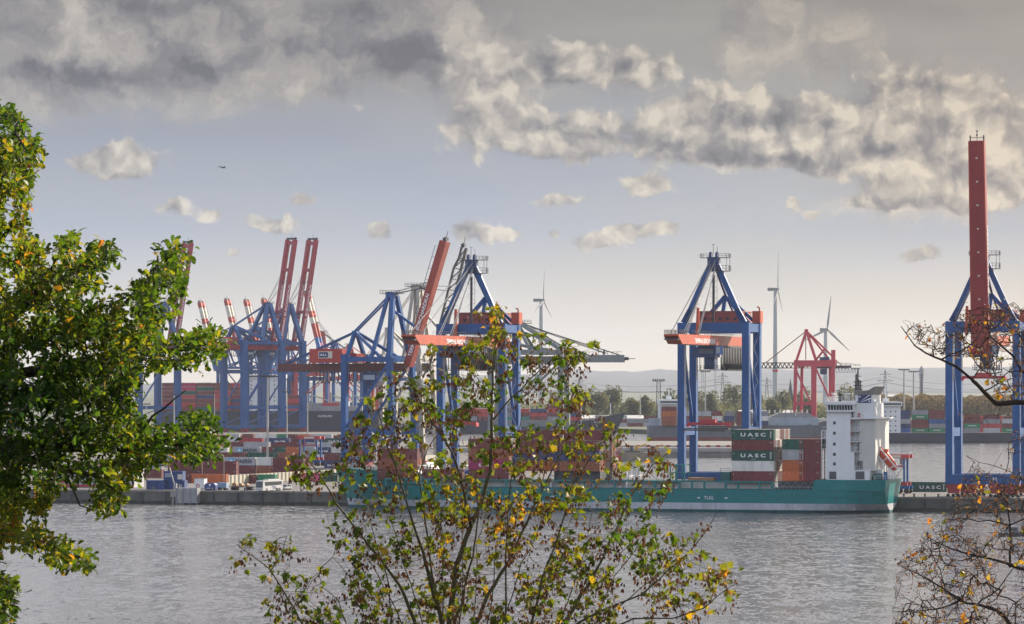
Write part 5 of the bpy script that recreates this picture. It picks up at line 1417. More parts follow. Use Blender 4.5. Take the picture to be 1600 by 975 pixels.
# container stacks and red stackers on the far bank
random.seed(31)
for rowY, pa, pb, mt, pal in ((2560, 1480, 1612, 4, ['red', 'maroon', 'dark red']), (2600, 1395, 1480, 4, ['maroon', 'rust', 'dark red', 'light grey']), (2960, 1230, 1390, 3, ['grey', 'light grey', 'maroon', 'navy']), (2960, 930, 1040, 3, ['grey', 'maroon', 'light grey', 'dark red']), (2620, 1380, 1612, 3, ['rust', 'maroon', 'grey'])):
    x = G(pa, rowY).x; xe = G(pb, rowY).x
    while x < xe:
        for k in range(mt - (random.random() < .35)): far_box(random.choice(pal), x, rowY, 3.2 + k * 2.9, 12.0)
        x += 12.5
for i, px in enumerate(range(1400, 1600, 29)):
    pass
# ------------------------------------------------------------------ wind turbines, pylons, tower, spire, sheds
def turbine(px, hub_y, Y, blade_px, ang0, face, lab, band=False):
    R = empty('wind_turbine', G(px, Y, 3.2), 0, lab, 'wind turbine', 'wind turbines')
    k = Y / F; H = zof(hub_y, Y) - 3.2; BL = blade_px * k
    b = MB(); b.tube((0, 0, 0), (0, 0, H - 1), 3.3 * k * 1.35, 2.6 * k, n=14); tw = b.build('tower', M('turbine_grey', (.42, .43, .44), .5, var=.06), R)
    if band:
        b = MB(); zz = zof(579, Y) - 3.2; b.tube((0, 0, zz - 2.2 * k), (0, 0, zz + 1.6 * k), 3.3 * k * 1.33, n=14); b.build('red_band', MAGRED, tw)
    fd = Vector((sin(face), -cos(face), 0)); sd = Vector((0, 0, 1)).cross(fd)
    b = MB(); c = Vector((0, 0, H)); b.beam(c - fd * 12 * k, c + fd * 3 * k, 5.2 * k, 5.0 * k, w2=4.2 * k, h2=4 * k); b.build('nacelle', M('turbine_dark', (.2, .2, .21), .5), R)
    hubc = c + fd * 4.2 * k
    b = MB(); b.tube(hubc - fd * 1.4 * k, hubc + fd * 1.8 * k, 2.2 * k, 1.0 * k, n=10); hb_ = b.build('hub', M('turbine_dark', (.2, .2, .21)), R)
    for i in range(3):
        a = ang0 + i * 2 * pi / 3; d = Vector((0, 0, 1)) * cos(a) + sd * sin(a); e = d.cross(fd)
        b = MB(); b.beam(hubc, hubc + d * BL * .22, 1.3 * k, 1.3 * k, up=tuple(fd), w2=3.4 * k, h2=1.4 * k); b.beam(hubc + d * BL * .22, hubc + d * BL, 3.4 * k, 1.4 * k, up=tuple(fd), w2=.5 * k, h2=.3 * k)
        b.build('blade', M('turbine_blade_grey', (.30, .31, .32), .5, var=.06), R)
turbine(1211.5, 452, 4300, 60, radians(4), radians(78), 'tall wind turbine with upright blade right of the middle portal crane', band=True)
turbine(1290, 515, 4700, 54, radians(8), radians(30), 'smaller wind turbine rising behind the red crane')
turbine(845.5, 469, 4500, 47, radians(5), radians(70), 'wind turbine behind the tip of the tree, left of the middle portal crane')
pyl = []
for (px, yt, Y) in ((1129, 582, 5200), (1198, 590, 5600), (1383, 578, 5200), (905, 590, 5600), (1590, 585, 5400), (668, 592, 5600)):
    R = empty('power_pylon', G(px, Y, 3.2), 0, 'grey lattice power pylon on the plain ' + {1129: 'between the legs of the middle portal crane', 1198: 'left of the tall wind turbine tower', 1383: 'right of the ship mast', 905: 'right of the grey crane', 1590: 'behind the right portal crane', 668: 'behind the bare tree'}[px], 'power pylon', 'power pylons')
    h = zof(yt, Y) - 3.2; b = MB()
    for a in (-1, 1):
        for c in (-1, 1): b.beam((a * 3.6, c * 3.6, 0), (a * .5, c * .5, h), .55)
    for k in range(8):
        z = h * k / 8; wv = 3.6 - 3.1 * k / 8; b.beam((-wv, -wv, z), (wv * .9, -wv * .9, z + h / 8), .35); b.beam((wv, -wv, z), (-wv * .9, -wv * .9, z + h / 8), .35)
    b.build('lattice', M('pylon_grey', (.14, .145, .15), .6), R)
    b = MB()
    for z, wv in ((h * .72, 11), (h * .88, 7.5)): b.beam((-wv, 0, z), (wv, 0, z), .6); b.beam((-wv, 0, z), (0, 0, z + 3), .35); b.beam((wv, 0, z), (0, 0, z + 3), .35)
    b.build('cross_arm', M('pylon_grey', (.14, .145, .15)), R)
    pyl.append((px, Y, h))
pyl.sort()
wr = empty('power_line', G(668, 5600, 30), 0, 'thin dark power cables sagging between the pylons across the hills', 'power line')
b = MB(); o_ = wr.location
for (p0, Y0, h0), (p1, Y1, h1) in zip(pyl[:-1], pyl[1:]):
    for dz, dx in ((.72, 11), (.72, -11), (.88, 7)):
        a = G(p0, Y0, 3.2 + h0 * dz - 2); c = G(p1, Y1, 3.2 + h1 * dz - 2); prev = None
        for i in range(9):
            k = i / 8; q = a.lerp(c, k) - Vector((0, 0, 9 * 4 * k * (1 - k))) + Vector((dx * .3, dx, 0)) - o_
            if prev is not None: b.tube(prev, q, .22, n=4, caps=False)
            prev = q
b.build('cable', M('cable_grey', (.1, .1, .11)), wr)
R = empty('water_tower', G(1440, 4600, 3.2), 0, 'tall grey concrete tower with dark slots on the plain right of the light masts', 'tower')
h = zof(576, 4600) - 3.2; b = MB(); b.tube((0, 0, 0), (0, 0, h * .94), 2.6, 2.4, n=12); b.tube((0, 0, h * .80), (0, 0, h), 3.0, n=12); b.tube((0, 0, h), (0, 0, h + 3), 2.2, 1, n=12); b.build('shaft', M('tower_grey', (.32, .32, .33), .7), R)
b = MB()
for k in range(9): b.box(-1.2, .6, -3.2, -2.0, h * .35 + k * h * .06, h * .35 + k * h * .06 + h * .04)
b.build('window', DARK, R)
R = empty('church', G(1235, 4300, 3.2), 0, 'small distant church with a slender dark spire', 'church')
b = MB(); b.box(-3, 3, -3, 3, 0, 16); b.box(3, 20, -4, 4, 0, 9); b.build('wall', M('brick_dim', (.2, .12, .1), .8), R)
b = MB(); b.add([(-3.2, -3.2, 16), (3.2, -3.2, 16), (3.2, 3.2, 16), (-3.2, 3.2, 16), (0, 0, 40)], [(0, 1, 4), (1, 2, 4), (2, 3, 4), (3, 0, 4), (3, 2, 1, 0)]); b.extr([(-4.4, 9), (4.4, 9), (0, 15)], 'x', 3, 20); b.build('roof', M('spire_dark', (.06, .08, .08), .7), R)
SHG = 'pale sheds among the distant trees'
for (px, Y, w_, h_, lab) in ((975, 3300, 40, 12.0, 'long pale roofed shed beside the dark lattice floodlight tower'), (1137, 3400, 18, 10, 'pale shed between the legs of the middle portal crane'), (945, 2990, 60, 6, 'low pale warehouse behind the navy ship bow'), (1200, 3150, 46, 9, 'low pale warehouse behind the grey cargo ship'), (1330, 3100, 30, 10, 'pale warehouse behind the white deckhouse'), (1400, 5200, 26, 16, 'small white building on the plain under the hills'), (830, 3300, 40, 9, 'pale warehouse behind the grey crane legs')):
    R = empty('warehouse', G(px, Y, 3.2), 0, lab, 'warehouse', SHG)
    b = MB(); b.box(-w_ / 2, w_ / 2, 0, 30, 0, h_); b.build('wall', M('warehouse_wall', (.36, .36, .35), .7), R)
    b = MB(); b.extr([(-.6, h_), (30.6, h_), (15, h_ + 2.4)], 'x', -w_ / 2 - .5, w_ / 2 + .5); b.build('roof', M('warehouse_roof', (.62, .60, .56), .5), R)
    b = MB(); n = max(2, int(w_ / 7))
    for i in range(n): b.box(-w_ / 2 + (i + .25) * w_ / n, -w_ / 2 + (i + .7) * w_ / n, -.08, 0, .1, h_ * .55)
    b.each('gate', M('gate_grey', (.15, .16, .17)), R)

# bird in the sky
R = W(349, 262, 330)
b = MB()
b.hexa([(-.18, -.05, -.05), (.2, -.05, -.04), (.2, .05, -.04), (-.18, .05, -.05), (-.1, -.04, .05), (.15, -.04, .05), (.15, .04, .05), (-.1, .04, .05)])
b.add([(-.08, 0, .03), (.1, 0, .03), (-.05, -.35, .14), (-.2, -.62, .06)], [(0, 1, 2), (0, 2, 3)]); b.add([(-.08, 0, .03), (.1, 0, .03), (-.05, .35, .14), (-.2, .62, .06)], [(0, 2, 1), (0, 3, 2)])
bo = b.build('seagull', M('bird_grey', (.08, .08, .09))); bo.location = R; bo.rotation_euler = (0, 0, radians(40)); tag(bo, 'small dark bird gliding high in the left half of the sky', 'bird')

# merge the far containers into one mass
fb = MB(); mats = []
for i, (k, m) in enumerate(FARB.items()):
    if m.v: fb.add(m.v, m.f, len(mats)); mats.append(CM[k])
o = fb.build('distant_containers', mats); tag(o, 'hazy mass of mixed containers on the far ships and the far bank', 'containers', kind='stuff')
# ------------------------------------------------------------------ vegetation
def shape_mesh(name, verts, faces, tint, mats, parent, origin, midx=None):
    me = bpy.data.meshes.new(name)
    V = np.asarray(verts, dtype=np.float32) - np.asarray(origin, dtype=np.float32)
    me.from_pydata(V.tolist(), [], faces)
    at = me.attributes.new('tint', 'FLOAT', 'FACE'); at.data.foreach_set('value', np.asarray(tint, dtype=np.float32))
    for m in mats: me.materials.append(m)
    if midx is not None: me.polygons.foreach_set('material_index', midx)
    o = bpy.data.objects.new(name, me); COL.objects.link(o)
    if parent is not None: o.parent = parent
    else: o.location = origin
    return o

# distant trees: many small leaf clumps in an uneven crown
def clump_cloud(rng, centre, rx, rz_, n, size, lumps=7):
    cs = [(centre + np.array([rng.uniform(-.55, .55) * rx, rng.uniform(-.5, .5) * rx, rng.uniform(-.5, .6) * rz_]), rng.uniform(.35, .6)) for _ in range(lumps)]
    V, Fc, T = [], [], []
    for i in range(n):
        c, k = cs[rng.integers(len(cs))]
        d = rng.normal(size=3); d /= np.linalg.norm(d); r = rng.uniform(.55, 1.05) ** .6
        p = c + d * np.array([rx, rx, rz_]) * k * r
        a = rng.normal(size=3); a /= np.linalg.norm(a); b = np.cross(a, rng.normal(size=3)); b /= np.linalg.norm(b); s = size * rng.uniform(.6, 1.4)
        o = len(V); V += [p - a * s, p + b * s * .7, p + a * s, p - b * s * .7]; Fc.append((o, o + 1, o + 2, o + 3)); T.append(rng.uniform())
    return V, Fc, T
FARL = leaf_mat('distant_foliage', [(0, (.085, .10, .07)), (.5, (.12, .135, .085)), (1, (.16, .155, .09))], .8, .3)
FARB_ = leaf_mat('distant_autumn_foliage', [(0, (.08, .065, .04)), (.5, (.12, .09, .05)), (1, (.16, .11, .055))], .8, .3)
BARK = M('bark', (.055, .042, .03), .9, var=.4, scale=3, streak=False)
rng = np.random.default_rng(4)
DT = [(906, 3150, 20, 616), (934, 3100, 30, 608), (958, 3120, 26, 606), (985, 3100, 30, 618), (1012, 3120, 24, 616), (1048, 3150, 30, 606), (1086, 3200, 30, 604), (1112, 3150, 20, 612), (1150, 3220, 34, 602), (1182, 3200, 22, 610), (1222, 3180, 26, 606), (1246, 3200, 20, 612), (1264, 3160, 22, 608), (1330, 3300, 36, 604), (1208, 2980, 26, 624), (872, 3200, 26, 612)]
rank = sorted(range(len(DT)), key=lambda j: DT[j][0])
TREE_LAB = {j: f'hazy green broadleaf tree before the hills, {nth(r)} from the left in the distant tree line' for r, j in enumerate(rank)}
for i, (px, Y, wpx, ytop) in enumerate(DT):
    k = Y / F; h = zof(ytop, Y) - 3.2; rx = wpx * k / 2
    c = G(px, Y, 3.2)
    R = empty('broadleaf_tree', c, 0, TREE_LAB[i], 'tree', 'trees of the distant tree line')
    b = MB(); b.tube((0, 0, 0), (0, 0, h * .6), .6, .25, n=7); b.beam((0, 0, h * .35), (rx * .5, 0, h * .6), .3); b.beam((0, 0, h * .4), (-rx * .5, .5, h * .65), .3); b.build('trunk', BARK, R)
    V, Fc, T = clump_cloud(rng, np.array([0, 0, h * .58]), rx * 1.25, h * .46, 1500, .85, 9)
    shape_mesh('crown', V, Fc, T, [FARL], R, (0, 0, 0))
# woods that read as one mass
V, Fc, T = [], [], []
for i in range(30000):
    near = rng.uniform() < .7
    px = rng.uniform(860, 1350) if near else rng.uniform(560, 1620); Y = rng.uniform(3230, 3500) if near else rng.uniform(3500, 4300)
    n = mnoise.noise(Vector((px * .03, Y * .004, 0))); hh = (13 + 9 * n) * rng.uniform(.1, 1) ** .5
    p = np.array(G(px, Y, 3.2 + hh)); s = rng.uniform(.8, 1.7)
    a = rng.normal(size=3); a /= np.linalg.norm(a); b = np.cross(a, rng.normal(size=3)); b /= np.linalg.norm(b)
    o = len(V); V += [p - a * s, p + b * s * .7, p + a * s, p - b * s * .7]; Fc.append((o, o + 1, o + 2, o + 3)); T.append(rng.uniform())
o = shape_mesh('wood', V, Fc, T, [FARL], None, (0, 3900, 3)); tag(o, 'hazy green woods along the plain below the hills', 'woods', kind='stuff')
V, Fc, T = [], [], []
for i in range(9000):
    px = rng.uniform(1365, 1640); Y = rng.uniform(3150, 3250)
    n = mnoise.noise(Vector((px * .06, 5, 0))); hh = (23 + 4 * n) * rng.uniform(.1, 1) ** .6
    p = np.array(G(px, Y, 3.2 + hh)); s = rng.uniform(.9, 1.8)
    a = rng.normal(size=3); a /= np.linalg.norm(a); b = np.cross(a, rng.normal(size=3)); b /= np.linalg.norm(b)
    o = len(V); V += [p - a * s, p + b * s * .7, p + a * s, p - b * s * .7]; Fc.append((o, o + 1, o + 2, o + 3)); T.append(rng.uniform())
o = shape_mesh('autumn_wood', V, Fc, T, [FARB_], None, (600, 3200, 3)); tag(o, 'brownish autumn woods behind the container ship at the right', 'woods', kind='stuff')

# ---- foreground trees: limbs laid out by hand, twigs grown towards leaf positions
MAPLE = [(0, -.5), (.10, -.42), (.34, -.55), (.24, -.30), (.52, -.22), (.40, -.08), (.62, .10), (.36, .12), (.30, .20), (.26, .42), (.12, .30), (0, .62)]
MAPLE = MAPLE + [(-x, y) for x, y in MAPLE[-2:0:-1]]
OAK = [(0, -.5), (.06, -.42), (.05, -.32), (.17, -.24), (.10, -.14), (.27, -.02), (.16, .08), (.32, .22), (.20, .30), (.24, .44), (.10, .46), (0, .54)]
OAK = OAK + [(-x, y) for x, y in OAK[-2:0:-1]]
SAMARA = [(0, -.2), (.12, -.1), (.22, .1), (.2, .5), (.05, .3), (0, .15), (-.06, .35), (-.22, .45), (-.2, .1), (-.1, -.1)]
class Leaves:
    def __init__(s): s.V = []; s.F = []; s.T = []; s.M = []; s.n = 0
    def add(s, shape, p, axis, nrm, size, tint, m=0, fold=.15):
        y = Vector(axis).normalized(); z = Vector(nrm); x = y.cross(z)
        if x.length < 1e-3: x = y.orthogonal()
        x.normalize(); z = x.cross(y)
        base = Vector(p) + y * (size * .5)
        for (u, v) in shape: s.V.append(base + x * (u * size) + y * (v * size) + z * (size * (fold * abs(u) * 2 - .25 * (v + .5) ** 2 * fold * 3)))
        k = len(shape); s.F.append(tuple(range(s.n, s.n + k))); s.T.append(tint); s.M.append(m); s.n += k
def grow(limbs, attr, r_tip=.004, seg=.16, r_exp=2.3, rnd=None, jitter=.25, max_reach=None):
    """limbs: list of (points, base radius, tip radius); attr: leaf positions. Returns branch segments and the twig ends."""
    nodes, par, rad = [], [], []
    for pts, ra, rb in limbs:
        n0 = len(nodes); prev = -1
        tot = sum((b - a).length for a, b in zip(pts[:-1], pts[1:])); run = 0
        if nodes:
            d = [(q - pts[0]).length for q in nodes]; j = int(np.argmin(d)); prev = j if d[j] < 1.5 else -1
        for a, b in zip(pts[:-1], pts[1:]):
            L = (b - a).length; k = max(1, int(L / seg))
            for i in range(k):
                q = a.lerp(b, i / k) + Vector((rnd.normal() * .006, rnd.normal() * .006, rnd.normal() * .006)); nodes.append(q); par.append(prev); rad.append(ra + (rb - ra) * (run + L * i / k) / tot); prev = len(nodes) - 1
            run += L
        nodes.append(pts[-1].copy()); par.append(prev); rad.append(rb)
    nl = len(nodes)
    N = np.array([tuple(q) for q in nodes]); A = np.array([tuple(q) for q in attr])
    d0 = np.sqrt(((A[:, None, :] - N[None]) ** 2).sum(2)).min(1)
    order = np.argsort(d0); ends = []
    cap = len(nodes) + len(attr) * 12
    buf = np.zeros((cap, 3)); buf[:len(N)] = N; cnt = len(N)
    for ai in order:
        if max_reach and d0[ai] > max_reach: continue
        a = A[ai]; dd = np.sqrt(((buf[:cnt] - a) ** 2).sum(1)); j = int(dd.argmin()); L = dd[j]
        if L < .02: ends.append((Vector(a), (Vector(a) - nodes[par[j]] if par[j] >= 0 else Vector((0, 0, 1))))); continue
        k = max(1, min(8, int(L / (seg * .8)))); prev = j; base = Vector(buf[j]); tgt = Vector(a)
        for i in range(1, k + 1):
            q = base.lerp(tgt, i / k)
            if i < k: q += Vector(rnd.normal(size=3)) * (L / k * jitter * .5) + Vector((0, 0, -.04 * L * sin(pi * i / k)))
            nodes.append(q); par.append(prev); rad.append(-1); buf[cnt] = tuple(q); cnt += 1; prev = len(nodes) - 1
        ends.append((tgt, tgt - nodes[par[prev]]))
    # pipe model for grown twigs
    load = [0.0] * len(nodes)
    ch = [0] * len(nodes)
    for i in range(len(nodes) - 1, nl - 1, -1):
        if load[i] == 0: load[i] = r_tip ** r_exp
        rad[i] = load[i] ** (1 / r_exp); load[par[i]] += load[i]
    return nodes, par, rad, nl, ends
def branch_mesh(nodes, par, rad, name, mat, parent, origin, nsides=6):
    V, Fc = [], []; n = 0
    for i, pi_ in enumerate(par):
        if pi_ < 0: continue
        a, b = nodes[pi_], nodes[i]; d = b - a
        if d.length < 1e-5: continue
        ra, rb = min(rad[pi_], rad[i] * 1.35), rad[i]
        k = nsides if rb > .02 else 4 if rb > .007 else 3
        d.normalize(); x = d.orthogonal().normalized(); y = d.cross(x)
        for o, r in ((a, ra), (b, rb)):
            for j in range(k):
                t = 2 * pi * j / k; V.append(o + x * (cos(t) * r) + y * (sin(t) * r))
        for j in range(k): Fc.append((n + j, n + (j + 1) % k, n + k + (j + 1) % k, n + k + j))
        n += 2 * k
    me = bpy.data.meshes.new(name); me.from_pydata([tuple(v - origin) for v in V], [], Fc); me.materials.append(mat)
    me.polygons.foreach_set('use_smooth', [True] * len(me.polygons))
    o = bpy.data.objects.new(name, me); COL.objects.link(o); o.parent = parent
    return o
def inside(poly, x, y):
    c = False; n = len(poly)
    for i in range(n):
        x0, y0 = poly[i]; x1, y1 = poly[(i + 1) % n]
        if (y0 > y) != (y1 > y) and x < (x1 - x0) * (y - y0) / (y1 - y0) + x0: c = not c
    return c
def sample(poly, n, rng, Yf, clump=0.0, cs=55.0, seed=0.0, inset=0):
    xs = [p[0] for p in poly]; ys_ = [p[1] for p in poly]; out = []
    while len(out) < n:
        x, y = rng.uniform(min(xs), max(xs)), rng.uniform(min(ys_), max(ys_))
        if not inside(poly, x, y): continue
        if inset and not all(inside(poly, x + dx * inset, y + dy * inset) for dx, dy in ((1, 0), (-1, 0), (0, 1), (0, -1))): continue
        if clump and mnoise.noise(Vector((x / cs, y / cs, seed))) + rng.uniform(-.25, .25) < clump: continue
        out.append(W(x, y, Yf(x, y)))
    return out
def limb(pts, Y0, Y1, ra, rb):
    n = len(pts); return ([W(x, y, Y0 + (Y1 - Y0) * i / max(1, n - 1)) for i, (x, y) in enumerate(pts)], ra, rb)

# --- maple in the middle
YM = 50.0
root = Vector((W(700, 1100, YM).x, YM, bank_z(YM) - .2))
MT = empty('maple_tree', root, 0, 'thin autumn maple in the middle with sparse yellow green leaves and brown seeds', 'tree')
tr0 = ([root, Vector((root.x + .1, YM, root.z + 6)), W(700, 1160, YM), W(700, 1000, YM)], .16, .075)
ML = [tr0,
 limb([(700, 1000), (704, 950), (714, 880), (735, 822), (752, 785), (765, 735), (769, 690), (768, 620), (772, 560), (775, 495)], YM, YM + .5, .055, .012),
 limb([(735, 815), (726, 770), (712, 722), (697, 690), (672, 655), (650, 615), (632, 575)], YM, YM - .6, .030, .010),
 limb([(700, 1000), (678, 930), (660, 860), (640, 800), (622, 742), (607, 700), (590, 640)], YM, YM - 1, .038, .010),
 limb([(692, 985), (676, 900), (668, 840), (660, 790), (655, 740), (668, 700), (690, 672)], YM, YM + 1.2, .030, .009),
 limb([(660, 1000), (625, 915), (590, 868), (560, 832), (525, 785), (500, 742), (476, 712)], YM, YM - 1.2, .034, .008),
 limb([(520, 1060), (475, 980), (442, 922), (420, 888), (390, 866), (370, 850)], YM - .5, YM - 1.5, .026, .007), limb([(424, 894), (440, 866), (448, 838)], YM - 1.2, YM - 1, .012, .006), limb([(458, 950), (486, 905), (505, 890)], YM - 1.0, YM - .6, .012, .006),
 limb([(700, 1000), (722, 940), (738, 870), (748, 800), (744, 740)], YM, YM + .8, .032, .012),
 limb([(740, 985), (762, 930), (800, 868), (830, 800), (852, 756), (885, 690), (912, 642), (922, 610)], YM, YM + 1, .036, .008),
 limb([(768, 660), (798, 622), (830, 592), (862, 562), (886, 545), (900, 545)], YM + .4, YM - .3, .020, .006),
 limb([(860, 1040), (882, 978), (907, 930), (935, 888), (960, 832), (988, 772), (1018, 728), (1048, 704)], YM - .5, YM + .6, .040, .008),
 limb([(880, 990), (922, 962), (962, 945), (1003, 928), (1058, 880), (1090, 848), (1112, 818), (1122, 798)], YM - .4, YM - 1.2, .028, .006),
 limb([(900, 1000), (990, 968), (1050, 966), (1100, 950), (1134, 920), (1150, 912)], YM - .4, YM - 1.6, .024, .006),
 limb([(790, 1040), (790, 940), (791, 860), (793, 800), (802, 720), (818, 640)], YM + .5, YM + 1, .026, .008),
 limb([(826, 1040), (832, 970), (852, 890), (878, 822), (892, 762), (935, 697), (957, 680)], YM - .6, YM - 1, .030, .008),
 limb([(600, 1040), (612, 960), (606, 900), (585, 840), (572, 780)], YM + .6, YM + 1, .022, .007),
 limb([(560, 1040), (545, 990), (530, 940), (500, 915)], YM - 1, YM - 1.2, .018, .006)]
for (xa, ya, xb, yb, xc, yc, dy) in ((640, 1010, 590, 900, 545, 835, .4), (668, 1010, 630, 880, 600, 790, -.7), (690, 1005, 690, 850, 676, 740, .9), (715, 1005, 722, 860, 715, 760, -.5), (755, 1010, 775, 860, 800, 760, .3), (770, 1010, 815, 880, 850, 800, -.9),
                                     (810, 1020, 858, 880, 900, 790, .7), (850, 1020, 900, 900, 925, 800, -.3), (905, 1000, 960, 900, 1010, 830, .5), (575, 1010, 560, 930, 520, 870, .2), (735, 1010, 745, 850, 762, 770, 1.1), (890, 1010, 1000, 920, 1060, 870, .1)):
    ML.append(limb([(xa, ya), ((xa + xb) / 2 + 4, (ya + yb) / 2), (xb, yb), ((xb + xc) / 2 + 5, (yb + yc) / 2), (xc, yc)], YM + dy, YM + dy * 1.6, .016, .006))
POLY = [(775, 476), (792, 510), (850, 520), (905, 545), (915, 600), (925, 635), (1000, 690), (1055, 700), (1050, 760), (1008, 800), (1040, 830), (1125, 795), (1112, 850), (1155, 905), (1150, 938), (1100, 972), (1000, 1010), (560, 1010), (395, 1000), (430, 960), (358, 858), (380, 835), (450, 845), (505, 885), (545, 930), (545, 880), (505, 830), (490, 780), (440, 720), (470, 700), (530, 740), (520, 700), (565, 640), (600, 590), (640, 560), (690, 540), (745, 520), (762, 490)]
rng = np.random.default_rng(11)
at = sample(POLY, 2000, rng, lambda x, y: YM + rng.normal() * .9, -.16, 48, 2.0)
at += [W(774 + rng.normal() * 9, 478 + 55 * rng.uniform(), YM + .5 + rng.normal() * .3) for _ in range(26)] + [W(890 + rng.normal() * 16, 555 + rng.normal() * 10, YM - .3 + rng.normal() * .3) for _ in range(20)]
nodes, par, rad, nl, ends = grow(ML, at, .0030, .14, 2.35, rng, .35, 1.1)
rad = [r * .8 for r in rad]
branch_mesh(nodes, par, rad, 'trunk', M('maple_bark', (.10, .085, .045), .9, var=.4, scale=6, streak=False), MT, root)
lv, sd = Leaves(), Leaves()
for (p, d) in ends:
    nzv = mnoise.noise(Vector((p.x * .9, p.z * .9, 7)))
    green = mnoise.noise(Vector((p.x * .6 + 9, p.z * .6, 3)))
    u = rng.uniform()
    if u < .68:
        for _ in range(rng.integers(1, 4)):
            dr = d.normalized() * .5 + Vector(rng.normal(size=3)) * .6 + Vector((0, 0, -.35))
            q = p + Vector(rng.normal(size=3)) * .035
            t_ = min(1, max(0, .33 + .5 * green + rng.normal() * .2))
            lv.add(MAPLE, q, dr, Vector((0, -.35, .8)) + Vector(rng.normal(size=3)) * .55, rng.uniform(.05, .122), t_, 0, rng.uniform(.1, .6))
    if u > .36:
        k = rng.integers(4, 10)
        for _ in range(k):
            q = p + Vector((rng.normal() * .05, rng.normal() * .05, -abs(rng.normal()) * .06))
            sd.add(SAMARA, q, Vector((rng.normal() * .3, rng.normal() * .3, -1)), Vector(rng.normal(size=3)), rng.uniform(.055, .095), rng.uniform(), 0, .2)
MLM = leaf_mat('maple_leaf', [(0, (.045, .09, .010)), (.3, (.09, .125, .012)), (.6, (.17, .155, .016)), (.8, (.32, .20, .02)), (1, (.38, .16, .03))], .5, .58)
shape_mesh('leaf_crown', lv.V, lv.F, lv.T, [MLM], MT, root)
shape_mesh('seed_clusters', sd.V, sd.F, sd.T, [leaf_mat('dry_seed', [(0, (.045, .018, .012)), (.5, (.075, .032, .02)), (1, (.13, .06, .03))], .7, .3)], MT, root)

# --- oak at the left
YO = 46.0
root = Vector((W(-230, 600, YO).x, YO + 1, bank_z(YO) - .2))
OT = empty('oak_tree', root, 0, 'dense green oak reaching in from the left edge with yellowing leaves', 'tree')
OL = [([root, Vector((root.x, YO + 1, root.z + 6)), W(-200, 800, YO + 1), W(-190, 400, YO + 1), W(-150, 100, YO + 1)], .34, .10),
 limb([(-195, 900), (-100, 850), (-20, 830), (30, 845), (80, 858), (130, 872)], YO + 1, YO - .6, .10, .012),
 limb([(-195, 780), (-90, 720), (-10, 700), (60, 722), (110, 735), (150, 745), (190, 770)], YO + 1, YO - 1, .11, .012),
 limb([(-195, 700), (-80, 690), (0, 690), (90, 698), (200, 702), (250, 700), (300, 690), (345, 672)], YO + 1, YO - .3, .12, .010),
 limb([(-195, 640), (-60, 600), (60, 580), (150, 560), (240, 548), (300, 545), (340, 548)], YO + 1, YO + .4, .12, .010),
 limb([(-195, 600), (-60, 520), (40, 480), (110, 430), (150, 395), (165, 385)], YO + 1, YO - .4, .11, .010),
 limb([(60, 580), (140, 520), (200, 470), (245, 420), (268, 385)], YO + .6, YO + .8, .05, .008),
 limb([(40, 480), (80, 420), (105, 370)], YO + .2, YO, .04, .008),
 limb([(-195, 480), (-100, 380), (-30, 300), (10, 250), (30, 185)], YO + 1, YO - .5, .10, .010),
 limb([(-195, 560), (-80, 440), (0, 380), (30, 330), (55, 240)], YO + 1, YO + .9, .08, .008),
 limb([(-195, 1000), (-120, 960), (-50, 930), (0, 930), (25, 940)], YO + 1, YO, .08, .010),
 limb([(100, 735), (125, 790), (160, 800)], YO - .4, YO - .6, .02, .006), limb([(200, 702), (240, 650), (290, 610)], YO, YO + .3, .03, .007), limb([(60, 722), (120, 680), (170, 640)], YO, YO - .6, .04, .007)]
OPOLY = [(-90, 140), (18, 170), (34, 172), (44, 205), (66, 230), (60, 262), (46, 290), (38, 340), (50, 372), (88, 392), (98, 362), (120, 370), (118, 408), (148, 374), (172, 375), (184, 402), (156, 436), (172, 462), (200, 452), (208, 436), (234, 424), (258, 376), (290, 388), (288, 466), (262, 500), (240, 520), (258, 532), (292, 520), (330, 508), (355, 530), (345, 558), (308, 572), (262, 578), (226, 590), (206, 620), (214, 652), (258, 668), (306, 640), (330, 650), (358, 682), (350, 712), (310, 724), (262, 716), (236, 730), (205, 752), (190, 795), (165, 808), (140, 790), (150, 758), (100, 748), (78, 785), (60, 822), (110, 850), (150, 872), (140, 892), (95, 890), (50, 866), (6, 846), (-4, 890), (28, 920), (20, 985), (-90, 1000)]
rng = np.random.default_rng(23)
at = sample(OPOLY, 3200, rng, lambda x, y: YO + rng.normal() * 1.1, -.13, 30, 5.0, 9)
edge = []
for (x0, y0), (x1, y1) in zip(OPOLY[1:-1], OPOLY[2:]):
    for k in range(max(1, int(math.hypot(x1 - x0, y1 - y0) / 9))):
        u = rng.uniform(); nx_, ny_ = -(y1 - y0), x1 - x0; q_ = math.hypot(nx_, ny_) + 1e-6; w_ = abs(rng.normal()) * 5 + 4; edge.append(W(x0 + (x1 - x0) * u + nx_ / q_ * w_, y0 + (y1 - y0) * u + ny_ / q_ * w_, YO + rng.normal() * .7))
nodes, par, rad, nl, ends = grow(OL, at + edge, .0035, .16, 2.25, rng, .3, None)
branch_mesh(nodes, par, rad, 'trunk', M('oak_bark', (.035, .028, .02), .9, var=.4, scale=6, streak=False), OT, root)
lv = Leaves()
